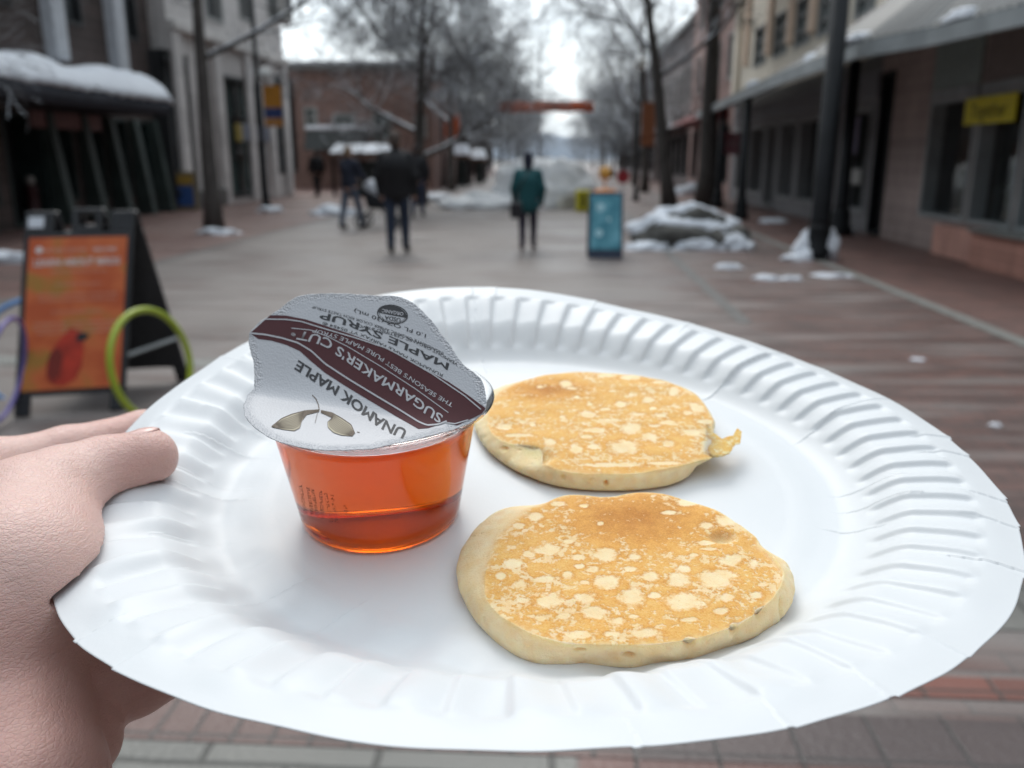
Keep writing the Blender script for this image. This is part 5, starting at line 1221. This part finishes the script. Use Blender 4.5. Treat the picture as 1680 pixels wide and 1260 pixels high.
# ------------------------------------------------------------------ near A-frame sign
A, B, Cc = G(25, 684), G(206, 672), G(312, 624)
A, B, Cc = [np.array(v) for v in (A, B, Cc)]
ex = (B-A); Wd = np.linalg.norm(ex); ex = ex/Wd; ey = np.array([-ex[1], ex[0], 0.0]); ez = np.array([0, 0, 1.0])
HT = 1.12
Ctop = atY(46, 352, A[1]+.36); Ctop = np.array(Ctop)-ez*(Ctop[2]-HT)
footF, footR = A, A+(Cc-B); Dp = np.linalg.norm(Cc-B)
sroot = thing('sidewalk_sign', (footF+footR)/2+ex*Wd/2, 'black plastic A-frame sign with an orange poster and red bird', 'sidewalk sign')
def pan(x, z, front, off=0.0):
    f = footF if front else footR; d_ = (Ctop-f)/HT; nrm_ = np.cross(ex, Ctop-f); nrm_ /= np.linalg.norm(nrm_)
    if (nrm_@ey > 0) == front: nrm_ = -nrm_
    return f+ex*x+d_*z+nrm_*off
def pbox(mb_, x0, x1, z0, z1, front, th=.035, off=0.0):
    P = []
    for z in (z0, z1):
        for x, o_ in ((x0, off), (x1, off), (x1, off+th), (x0, off+th)): P.append(pan(x, z, front, o_))
    if front: P = [P[0], P[3], P[2], P[1], P[4], P[7], P[6], P[5]]
    mb_.hexa(P)
for fr in (True, False):
    e = MB(); pbox(e, 0, Wd, .10, .985, fr)
    pbox(e, 0, .08, 0, .10, fr); pbox(e, Wd-.08, Wd, 0, .10, fr)
    pbox(e, .0, .15, .985, 1.10, fr); pbox(e, .24, .40, .985, 1.02, fr); pbox(e, .24, .275, 1.02, 1.09, fr); pbox(e, .365, .40, 1.02, 1.09, fr); pbox(e, .24, .40, 1.09, 1.115, fr); pbox(e, Wd-.13, Wd, .985, 1.10, fr)
    fp = e.build('leg_panel', PLAST, sroot, bevel=.006)
    if fr: frontp = fp
e = MB(); pbox(e, .02, .10, 1.01, 1.07, True, .004, .037); e.build('white_sticker', mat('white_sticker', (.62, .66, .72), .5), frontp)
e = MB(); e.tube([pan(Wd-.01, .30, True, -.01), pan(Wd-.01, .30, False, -.01)], .013, 6)
e.build('spreader', SILVER, sroot)
OR = bpy.data.materials.new('orange_poster'); OR.use_nodes = True; nt = OR.node_tree; b_ = nt.nodes['Principled BSDF']; L = nt.links.new
tcn = nn(nt, 'ShaderNodeTexCoord'); no = nn(nt, 'ShaderNodeTexNoise'); no.inputs['Scale'].default_value = 5.5; no.inputs['Detail'].default_value = 2; L(tcn.outputs['Object'], no.inputs['Vector'])
rc = nn(nt, 'ShaderNodeValToRGB'); L(no.outputs[0], rc.inputs[0]); rc.color_ramp.elements[0].position = .38; rc.color_ramp.elements[0].color = (.52, .10, .028, 1); rc.color_ramp.elements[1].position = .68; rc.color_ramp.elements[1].color = (.40, .20, .035, 1)
q = rc.color_ramp.elements.new(.53); q.color = (.62, .15, .045, 1); L(rc.outputs[0], b_.inputs['Base Color']); b_.inputs['Roughness'].default_value = .35
e = MB(); pbox(e, .03, Wd-.03, .13, .955, True, .004, .038); poster = e.build('poster', OR, frontp)
def on_panel(x, z, off=.0445):
    return np.array([pan(a_1, b_1, True, off) for a_1, b_1 in zip(np.ravel(x), np.ravel(z))])
def panel_text(s, xc, zc_, cap, width, m, bold=.01):
    V, F = text_mesh(s, bold); x0, x1 = V[:, 0].min(), V[:, 0].max(); X = (V[:, 0]-(x0+x1)/2)/(x1-x0)*width+xc; Z = (V[:, 1]-.35)/.7*cap+zc_
    return mesh_np('lettering', on_panel(X, Z), F, m, poster, False)
WI = mat('white_ink', (.68, .62, .60), .5); PI_ = mat('pale_orange_ink', (.62, .34, .25), .5)
panel_text('LEARN ABOUT BIRDS', Wd/2, .82, .038, Wd*.78, WI, .02)
panel_text('NATURE CENTER', Wd*.38, .885, .022, Wd*.40, PI_); panel_text('WELCOME', Wd*.74, .885, .022, Wd*.22, WI)
for z, wd_ in ((.77, .5), (.70, .42), (.645, .72), (.615, .70), (.55, .46), (.49, .76), (.465, .78), (.44, .70)):
    panel_text('the birds of the winter woods and gardens'[:int(26+wd_*14)], Wd*.52, z, .013, Wd*wd_, PI_)
def panel_poly(name, pts, m, off=.0445, par=None):
    P = np.array(pts); V = on_panel(P[:, 0], P[:, 1], off); return mesh_np(name, V, [list(range(len(V)))[::1]], m, par or poster, False)
bx_ = Wd*.48
bird = [(-.10, .05), (-.105, .15), (-.085, .23), (-.05, .31), (-.02, .36), (.0, .385), (.012, .37), (.045, .355), (.065, .33), (.055, .29), (.06, .22), (.055, .12), (.03, .04), (-.02, .0), (-.07, .01)]
panel_poly('bird_picture', [(bx_+x*1.15, .15+z*.82) for x, z in bird], mat('cardinal_red', (.45, .035, .015), .5, var=.3, scale=12), .0445)
panel_poly('bird_mask', [(bx_+x*1.15, .15+z*.82) for x, z in [(.02, .30), (.03, .335), (.055, .345), (.085, .325), (.06, .29), (.035, .285)]], INK, .0455)
panel_poly('bird_wing', [(bx_+x*1.15, .15+z*.82) for x, z in [(-.10, .08), (-.095, .2), (-.06, .26), (-.03, .2), (-.04, .08), (-.07, .03)]], mat('wing_red', (.20, .02, .012), .6), .0455)
panel_poly('emblem', [(.085+.018*math.cos(t), .888+.018*math.sin(t)) for t in np.linspace(0, 2*math.pi, 20)[:-1]], WI)
# hoops
def hoop(cx_, cy2, rx, ry, tilt, depth, col, label, r=.017, zn=None):
    """a round hoop standing on edge; turned away so that it appears as an ellipse"""
    c = W(cx_, cy2, depth); R = ry/FPX*depth; k = math.acos(min(1, rx/ry)); n = 72; pts = []
    fw = ray(cx_, cy2); fw = fw/np.linalg.norm(fw); r_h = np.cross(fw, UP); r_h /= np.linalg.norm(r_h); u_h = np.cross(r_h, fw); up_ = u_h*math.cos(tilt)+r_h*math.sin(tilt); hz = r_h*math.cos(tilt)-u_h*math.sin(tilt); side_ = hz*math.cos(k)+fw*math.sin(k)
    V = []; F = []; nrm_ = np.cross(side_, up_)
    for i in range(n):
        a = 2*math.pi*i/n; d_ = math.cos(a)*side_+math.sin(a)*up_; p = c+R*d_
        for j in range(10): t = 2*math.pi*j/10; V.append(p+r*(math.cos(t)*d_+math.sin(t)*nrm_))
    F = [(i*10+j, ((i+1) % n)*10+j, ((i+1) % n)*10+(j+1) % 10, i*10+(j+1) % 10) for i in range(n) for j in range(10)]
    o = mesh_np('hoop', V, np.array(F), col, None, True); return tag(o, label, 'hoop', 'plastic play hoops around the orange sign')
hoop(250, 598, 60, 90, -.14, 4.22, mat('lime_plastic', (.32, .40, .03), .3, var=.05), 'lime green plastic hoop leaning on the right edge of the orange sign')
hoop(8, 607, 26, 86, .18, 4.5, mat('violet_plastic', (.15, .12, .34), .3, var=.05), 'violet plastic hoop standing at the left edge of the picture', r=.013)
hoop(70, 582, 120, 92, .05, 5.25, mat('blue_plastic', (.16, .30, .58), .3, var=.05), 'pale blue plastic hoop standing behind the orange sign', r=.018)
hoop(95, 570, 100, 96, .1, 4.15, mat('slate_plastic', (.06, .065, .08), .35, var=.05), 'dark grey plastic hoop', r=.010) if False else None

# ------------------------------------------------------------------ blue A-frame
A2, B2 = np.array(G(964, 424)), np.array(G(1021, 424)); m_blue = bpy.data.materials.new('blue_poster'); m_blue.use_nodes = True; nt = m_blue.node_tree; b_ = nt.nodes['Principled BSDF']; L = nt.links.new
tcn = nn(nt, 'ShaderNodeTexCoord'); no = nn(nt, 'ShaderNodeTexNoise'); no.inputs['Scale'].default_value = 5; L(tcn.outputs['Object'], no.inputs['Vector']); rc = nn(nt, 'ShaderNodeValToRGB'); L(no.outputs[0], rc.inputs[0])
rc.color_ramp.elements[0].position = .4; rc.color_ramp.elements[0].color = (.06, .26, .34, 1); rc.color_ramp.elements[1].position = .65; rc.color_ramp.elements[1].color = (.17, .46, .56, 1); L(rc.outputs[0], b_.inputs['Base Color'])
r2 = thing('sidewalk_sign', ((A2[0]+B2[0])/2, A2[1]+.3, 0), 'light blue A-frame sign standing in the street near the teal coat', 'sidewalk sign')
for s_ in (0, 1):
    e = MB(); y0_ = A2[1]+s_*.6; t = A2[1]+.3+(-.03 if s_ == 0 else .03)
    e.hexa([(A2[0], y0_-.02, .0), (B2[0], y0_-.02, .0), (B2[0], y0_+.02, .0), (A2[0], y0_+.02, .0), (A2[0], t-.02, .93), (B2[0], t-.02, .93), (B2[0], t+.02, .93), (A2[0], t+.02, .93)]); fr = e.build('leg_panel', mat('navy_frame', (.03, .045, .08), .5), r2, bevel=.01)
    if s_ == 0:
        e = MB(); k0 = lambda z: y0_+(t-y0_)*z/.93-.024
        e.hexa([(A2[0]+.035, k0(.13)-.004, .13), (B2[0]-.035, k0(.13)-.004, .13), (B2[0]-.035, k0(.13), .13), (A2[0]+.035, k0(.13), .13), (A2[0]+.035, k0(.89)-.004, .89), (B2[0]-.035, k0(.89)-.004, .89), (B2[0]-.035, k0(.89), .89), (A2[0]+.035, k0(.89), .89)]); ps = e.build('poster', m_blue, fr)
        for (xx, zz, rr) in ((.17, .72, .06), (.16, .36, .055), (.30, .55, .03)):
            e = MB(); e.add([(A2[0]+xx+rr*math.cos(a), k0(zz+rr*math.sin(a))-.0055, zz+rr*math.sin(a)) for a in np.linspace(0, 2*math.pi, 17)[:-1]], [tuple(range(16))]); e.build('pale_disc', mat('pale_blue_ink', (.42, .68, .75), .5), ps)
# small yellow and blue board by the stone building
p = G(307, 345); r3 = thing('sidewalk_sign', (p[0], p[1], 0), 'small yellow and blue board leaning against the stone building', 'sidewalk sign')
e = MB(); e.box(p[0]-.33, p[0]+.33, p[1]-.03, p[1]+.03, 0, 1.05); fr = e.build('board', mat('tan_board', (.26, .21, .13), .6), r3, bevel=.01)
e = MB(); e.box(p[0]-.24, p[0]+.24, p[1]-.040, p[1]-.032, .12, .66); e.build('blue_panel', mat('blue_ink', (.05, .12, .34), .5), fr)
e = MB(); e.box(p[0]-.24, p[0]+.24, p[1]-.040, p[1]-.032, .72, .95); e.build('yellow_panel', mat('amber_ink', (.48, .30, .06), .5), fr)
# dark red bollard
p = G(60, 372); r4 = thing('bollard', (p[0], p[1], 0), 'dark red cast bollard with a pale ball top behind the orange sign', 'bollard')
e = MB(); e.lathe([(.2, 0), (.2, .1), (.13, .16), (.12, .75), (.15, .8), (.08, .86)], (p[0], p[1], 0), 16); e.build('post', mat('oxblood_paint', (.045, .010, .012), .5), r4, True)
e = MB(); e.lathe([(.02, .86), (.09, .9), (.1, .97), (.07, 1.04), (.01, 1.06)], (p[0], p[1], 0), 16); e.build('ball_top', mat('pale_metal', (.30, .28, .26), .4), r4, True)
# left lamp post with banner
lx, ly = -8.58, 24.74
lp = round_post('lamp_post', lx, ly, 5.9, .075, 'slim dark lamp post with orange and blue banner by the stone building', 'lamp post')
e = MB(); e.tube([(lx+.7, ly, 3.42), (lx, ly, 3.42), (lx, ly, 5.5), (lx+.9, ly, 5.25)], .025); arm = e.build('bracket', BLACK, lp, True)
for (z0_, z1_, c, nm) in ((2.78, 3.38, (.48, .20, .02), 'orange_panel'), (2.5, 2.78, (.03, .05, .16), 'navy_panel'), (2.27, 2.5, (.45, .20, .05), 'orange_panel')):
    e = MB(); e.box(lx+.14, lx+.66, ly-.012, ly+.012, z0_+.003, z1_-.003); e.build(nm, mat(nm, c, .7), lp)
for dx, zz in ((.22, 3.55), (.9, 5.0)):
    e = MB(); e.lathe([(.02, 0), (.15, .06), (.19, .2), (.14, .34), (.02, .4)], (lx+dx, ly, zz-.1), 14); e.build('lamp_globe', mat('globe', (.65, .65, .63), .3), lp, True)
# right distant banners on posts
for (px_, ya, yb, Y, c, nm, lab) in ((1064, 168, 240, 30, (.30, .11, .05), 'orange', 'lamp post with a rust orange banner right of the street'), (742, 188, 226, 44, (.55, .12, .04), 'orange', 'lamp post with an orange banner beside the big spreading tree'), (604+96, 195, 226, 47, (.45, .11, .04), 'orange', 'lamp post with a small orange banner behind the big spreading tree')):
    q0, q1 = atY(px_-14, yb, Y), atY(px_+12, ya, Y); rt = round_post('lamp_post', q0[0]-.08, Y, max(4.2, q1[2]+.6), .06, lab, 'lamp post')
    e = MB(); e.box(q0[0]+.02, q1[0], Y-.01, Y+.01, q0[2], q1[2]); e.build('banner', mat('banner_cloth', c, .8), rt)
    e = MB(); e.lathe([(.02, 0), (.16, .08), (.2, .22), (.12, .38), (.02, .42)], (q0[0]-.08, Y, max(4.2, q1[2]+.6)), 14); e.build('lamp_globe', mat('globe', (.65, .65, .63), .3), rt, True)
# banner across the street with its cables
Y = 40; q0, q1 = atY(818, 184, Y), atY(974, 166, Y); bn = thing('street_banner', ((q0[0]+q1[0])/2, Y, 0), 'long orange banner hung high across the far street', 'banner')
n = 24; V = []; F = []
for i in range(n+1):
    x = q0[0]+(q1[0]-q0[0])*i/n; s_ = .08*math.sin(i*.9); V += [(x, Y+s_, q0[2]+.02*math.sin(i)), (x, Y+s_*.5, q1[2])]
F = [(2*i, 2*i+2, 2*i+3, 2*i+1) for i in range(n)]
o = mesh_np('cloth', V, F, mat('orange_cloth', (.62, .15, .07), .8, var=.15, scale=1.5), bn); md = o.modifiers.new('thickness', 'SOLIDIFY'); md.thickness = .01
e = MB(); e.tube([(-8.4, Y, q1[2]+.5), (q0[0], Y, q1[2]+.02), (q1[0], Y, q1[2]+.02), (6.0, Y, q1[2]+.5)], .012, 5); e.build('cable', BLACK, bn)
text3d('CHURCH ST', ((q0[0]+q1[0])/2, Y-.12, (q0[2]+q1[2])/2), (1, 0, 0), (0, 0, 1), .42, mat('pale_ink', (.66, .45, .40), .7), 'lettering', bn)
fp_ = atY(885, 262, 58); e = MB(); e.tube([(fp_[0], 58, 0), (fp_[0], 58, 10.5)], [.09, .04], 8); tag(e.build('flagpole', mat('grey_pole', (.28, .29, .30), .5), None, True), 'thin tall grey pole rising in the middle of the far street', 'pole')
# things around the heap
p = G(956, 346); r5 = thing('waste_bin', (p[0], p[1], 0), 'yellow-green box bin standing in front of the snow heap', 'bin')
e = MB(); e.box(p[0]-.2, p[0]+.2, p[1]-.2, p[1]+.2, 0, .56); e.build('body', mat('lime_bin', (.66, .58, .03), .6, var=.1), r5, bevel=.03); e = MB(); e.box(p[0]-.05, p[0]+.05, p[1]-.21, p[1]-.203, .1, .5); e.build('dark_stripe', BLACK, r5)
p = G(992, 352); p = np.array([atY(992, 322, 18)[0], 18, 0]); r6 = thing('traffic_cone', tuple(p), 'orange traffic barrel with an amber lamp behind the blue sign', 'traffic barrel')
e = MB(); e.lathe([(.34, 0), (.34, .06), (.27, .08), (.25, .55), (.22, .78), (.12, .80)], tuple(p), 20); e.build('barrel', mat('orange_barrel', (.75, .27, .04), .5), r6, True)
e = MB(); e.lathe([(.02, .78), (.02, .98), (.10, 1.0), (.13, 1.1), (.10, 1.22), (.02, 1.25)], tuple(p), 14); e.build('warning_lamp', mat('amber_lens', (.72, .36, .07), .35), r6, True)
p = atY(1022, 290, 26); r7 = thing('traffic_sign', (p[0], 26, 0), 'small round red sign on a thin post right of the snow heap', 'sign')
e = MB(); e.tube([(p[0], 26, 0), (p[0], 26, p[2])], .025, 8); e.build('post', SILVER, r7, True); e = MB(); e.prism([(p[0]+.19*math.cos(a), 25.95, p[2]+.19*math.sin(a)) for a in np.linspace(0, 2*math.pi, 17)[:-1]], (0, .02, 0)); e.build('sign_plate', mat('red_sign', (.42, .03, .04), .5), r7)
# flag under the canopy end
p = atY(1196, 232, 27); r8 = thing('flag', (p[0], 27, p[2]), 'faded red and pink flag hanging past the end of the canopy', 'flag')
V = []; n = 14
for i in range(n+1):
    for j in range(6): V.append((p[0]-.36+.72*i/n, 27+.07*math.sin(i*.9+j*.3), p[2]+.32-.64*j/5-.1*i/n))
F = [(i*6+j, i*6+j+1, (i+1)*6+j+1, (i+1)*6+j) for i in range(n) for j in range(5)]
mesh_np('cloth', V, F, mat('pink_cloth', (.40, .14, .17), .8, col2=(.45, .30, .33), scale=4), r8); e = MB(); e.tube([(p[0]-.4, 27, p[2]-.6), (p[0]-.38, 27, p[2]+.5)], .015, 6); e.build('pole', BLACK, r8)

# ------------------------------------------------------------------ people
def person(x, y, h, rz, label, jacket, trousers, hair, skin=(.45, .27, .2), hat=None, stride=.12, armswing=.1, shoes=(.02, .02, .02), coat_len=.0, hold=False, group=None, kind='person', bulk=1.0, name='person'):
    k = h/1.75; rt = thing(name, (x, y, 0), label, kind, group)
    c, s = math.cos(rz), math.sin(rz)
    def T(a, b_, z): return (x+(a*c-b_*s)*k, y+(a*s+b_*c)*k, z*k)
    J = dict(hip=T(0, 0, .92), ch=T(0, .0, 1.28), nk=T(0, .0, 1.47), hd=T(0, .03, 1.62), hdt=T(0, .02, 1.68))
    legs = []; arms = []; feet = []; hands = []
    for sg in (-1, 1):
        f = stride*sg; kn = T(sg*.10, f*.9+.03, .50); an = T(sg*.10, f*1.6-(.0), .09); hp = T(sg*.09, 0, .90)
        legs += [(hp, kn, .088*k, .062*k), (kn, an, .062*k, .042*k)]; feet.append((an, T(sg*.115, f*1.6+.17, .045), .045*k, .035*k))
        sh = T(sg*.19, 0, 1.42)
        if hold: el = T(sg*.26, .10, 1.16); wr = T(sg*.16, .36, 1.06)
        else: el = T(sg*.27, -f*armswing*2-.02, 1.14); wr = T(sg*.25, .06-f*armswing*3, .90)
        arms += [(sh, el, .055*k, .043*k), (el, wr, .043*k, .030*k)]
        w_ = np.array(wr); dn = (w_-np.array(el)); dn = dn/np.linalg.norm(dn)
        hands += [(tuple(w_), tuple(w_+dn*.07*k), .030*k, .034*k)]
        lat = np.cross(dn, [0, 0, 1.0]) if abs(dn[2]) < .9 else np.array([c, s, 0]); lat = lat/np.linalg.norm(lat)
        for q in (-1.5, -.5, .5, 1.5): hands.append((tuple(w_+dn*.08*k+lat*q*.016*k), tuple(w_+dn*(.145-.012*abs(q))*k+lat*q*.017*k), .010*k, .008*k, .004))
        hands.append((tuple(w_+dn*.04*k+lat*.02*k), tuple(w_+dn*.085*k+lat*.055*k), .011*k, .009*k, .004))
    torso = [(J['hip'], J['ch'], .135*k, .155*k), (T(-.11, 0, .93), T(.11, 0, .93), .10*k, .10*k), (T(-.15, 0, 1.38), T(.15, 0, 1.38), .075*k, .075*k), (J['ch'], T(0, 0, 1.40), .15*k, .10*k), (J['nk'], J['hd'], .055*k, .06*k)]
    head = [(T(0, .01, 1.60), T(0, .0, 1.665), .082*k, .085*k), (T(0, .05, 1.555), T(0, .06, 1.60), .045*k, .05*k), (T(0, .105, 1.60), T(0, .09, 1.63), .014*k, .010*k), (T(-.085, 0, 1.60), T(-.085, 0, 1.63), .018*k, .02*k), (T(.085, 0, 1.60), T(.085, 0, 1.63), .018*k, .02*k)]
    V, F = sdf_limbs(torso+legs+arms+feet+hands+head, .014, .03*k, it=1)
    mesh_np('body', V, F, mat('person_skin', skin, .5, var=.05), rt)
    g = .022*k*bulk
    jl = [(T(0, 0, 1.0-coat_len), J['ch'], (.155+.02*bulk)*k, .175*k*bulk), (T(-.11, 0, 1.0-coat_len), T(.11, 0, 1.0-coat_len), .12*k, .12*k), (T(-.15, 0, 1.39), T(.15, 0, 1.39), .10*k, .10*k), (J['ch'], T(0, 0, 1.44), .17*k*bulk, .11*k)]+[(a[0], a[1], a[2]+g, a[3]+g) for a in arms]
    V, F = sdf_limbs(jl, .018, .03*k, it=2); mesh_np('jacket', V, F, mat('jacket_cloth', jacket, .8, var=.2, scale=4, bump=.3, bscale=20), rt)
    V, F = sdf_limbs([(l[0], l[1], l[2]+.014*k, l[3]+.014*k) for l in legs]+[(T(-.09, 0, .94), T(.09, 0, .94), .118*k, .118*k)], .018, .02*k, it=2); mesh_np('trousers', V, F, mat('trouser_cloth', trousers, .85, var=.2, scale=6), rt)
    for f in feet: V, F = sdf_limbs([(f[0], f[1], f[2]+.012*k, f[3]+.012*k)], .012, .01); mesh_np('shoe', V, F, mat('shoe_leather', shoes, .6), rt)
    if hat: V, F = sdf_limbs([(T(0, 0, 1.62), T(0, -.005, 1.70), .100*k, .098*k), (T(0, -.05, 1.52), T(0, -.02, 1.6), .08*k, .09*k)], .012, .02, it=2); mesh_np('hood', V, F, mat('hat_cloth', hat, .9), rt)
    else: V, F = sdf_limbs([(T(0, -.015, 1.655), T(0, -.01, 1.70), .092*k, .086*k), (T(0, -.045, 1.60), T(0, -.03, 1.65), .075*k, .085*k)], .012, .02, it=2); mesh_np('hair', V, F, mat('hair', hair, .7), rt)
    return rt
p = G(652, 415); person(p[0]+.02, p[1], 1.76, 0.05, 'person in a black jacket and dark blue jeans walking away', (.008, .008, .010), (.022, .032, .058), (.06, .04, .03), bulk=1.4, stride=.06, coat_len=.08)
p = G(868, 410); person(p[0]-.02, p[1], 1.46, 0.0, 'person in a long teal coat, dark hood and purple leggings', (.010, .085, .095), (.028, .020, .040), (.02, .02, .03), hat=(.012, .014, .03), stride=.08, coat_len=.16, bulk=1.12, shoes=(.05, .02, .03))
p = G(583, 374); person(p[0]-.03, p[1]-.2, 1.62, -.5, 'person in a navy coat and pale jeans pushing the stroller', (.014, .018, .034), (.10, .12, .16), (.20, .13, .08), hold=True, stride=.14)
p = G(686, 356); person(p[0], p[1], 1.7, .1, 'person in dark jacket and blue jeans partly hidden by the black jacket', (.012, .012, .016), (.04, .055, .10), (.03, .02, .02), bulk=1.25)
p = G(522, 322); person(p[0], p[1], 1.72, .6, 'person all in black standing at the corner of the stone building', (.008, .008, .010), (.012, .012, .014), (.02, .015, .012))
p = np.array([5.35, 28.5, 0]); person(4.75, 28.5, 1.7, .2, 'person in dark clothes walking under the end of the canopy', (.02, .02, .03), (.02, .02, .025), (.03, .02, .02))
p = G(848, 372); bg_ = thing('shoulder_bag', (p[0], 13.1, .62), 'small dark shoulder bag hanging at the left hip of the teal coat', 'bag')
bx0, bz0 = atY(846, 345, 13.1)[0], atY(846, 345, 13.1)[2]
e = MB(); e.box(bx0-.08, bx0+.10, 13.0, 13.14, bz0-.12, bz0+.12); e.build('body', mat('dark_bag', (.02, .018, .022), .7), bg_, bevel=.03); e = MB(); e.tube([(bx0-.05, 13.07, bz0+.12), (bx0+.08, 13.12, bz0+.38), (bx0+.22, 13.16, bz0+.62)], .012, 6); e.build('strap', BLACK, bg_, True)
# mannequins behind the shop glass
for (x, y, lab) in ((6.6, 11.6, 'pale mannequin in grey clothes left of two behind the display window'), (6.7, 9.6, 'pale mannequin right of the yellow sign in the display window')):
    person(x, y, 1.5, 1.4, lab, (.12, .13, .12), (.50, .50, .48), (.3, .3, .3), skin=(.5, .5, .48), kind='mannequin', name='mannequin', stride=.03)
# stroller
p = G(622, 373); sx0, sy0 = p[0], p[1]; st_ = thing('stroller', (sx0, sy0, 0), 'dark stroller with white bundles on it being pushed up the street', 'stroller')
e = MB()
for yy_ in (-.26, .26):
    e.tube([(sx0-.42, sy0+yy_, 1.02), (sx0-.1, sy0+yy_, .55), (sx0+.38, sy0+yy_, .14)], .016); e.tube([(sx0-.32, sy0+yy_, .14), (sx0+.12, sy0+yy_, .66)], .016)
e.tube([(sx0-.42, sy0-.26, 1.02), (sx0-.42, sy0+.26, 1.02)], .018); e.build('frame', BLACK, st_, True)
for (wx, wy, R) in ((-.32, -.3, .14), (-.32, .3, .14), (.38, -.28, .10), (.38, .28, .10)):
    V = []; n = 20; 
    e = MB(); e.tube([(sx0+wx+R*.85*math.cos(a), sy0+wy, R+R*.85*math.sin(a)) for a in np.linspace(0, 2*math.pi, n)], .022, 6, False); wh = e.build('wheel', PLAST, st_, True)
    e = MB()
    for a in np.linspace(0, math.pi, 4)[:-1]: e.tube([(sx0+wx+R*.8*math.cos(a), sy0+wy, R+R*.8*math.sin(a)), (sx0+wx-R*.8*math.cos(a), sy0+wy, R-R*.8*math.sin(a))], .006, 5)
    e.build('spokes', SILVER, wh)
e = MB(); e.hexa([(sx0-.2, sy0-.22, .42), (sx0+.26, sy0-.22, .36), (sx0+.26, sy0+.22, .36), (sx0-.2, sy0+.22, .42), (sx0-.28, sy0-.22, .80), (sx0+.28, sy0-.22, .52), (sx0+.28, sy0+.22, .52), (sx0-.28, sy0+.22, .80)]); e.build('seat', mat('dark_seat', (.02, .02, .025), .8), st_, bevel=.03)
CL = mat('white_blanket', (.62, .64, .68), .8)
V, F = sdf_limbs([((sx0-.12, sy0, .80), (sx0+.2, sy0, .66), .19, .16)], .02, .02); mesh_np('blanket', V, F, CL, st_)
V, F = sdf_limbs([((sx0+.02, sy0+.05, 1.0), (sx0+.05, sy0+.05, .97), .10, .10)], .015, .02); mesh_np('canopy', V, F, CL, st_)
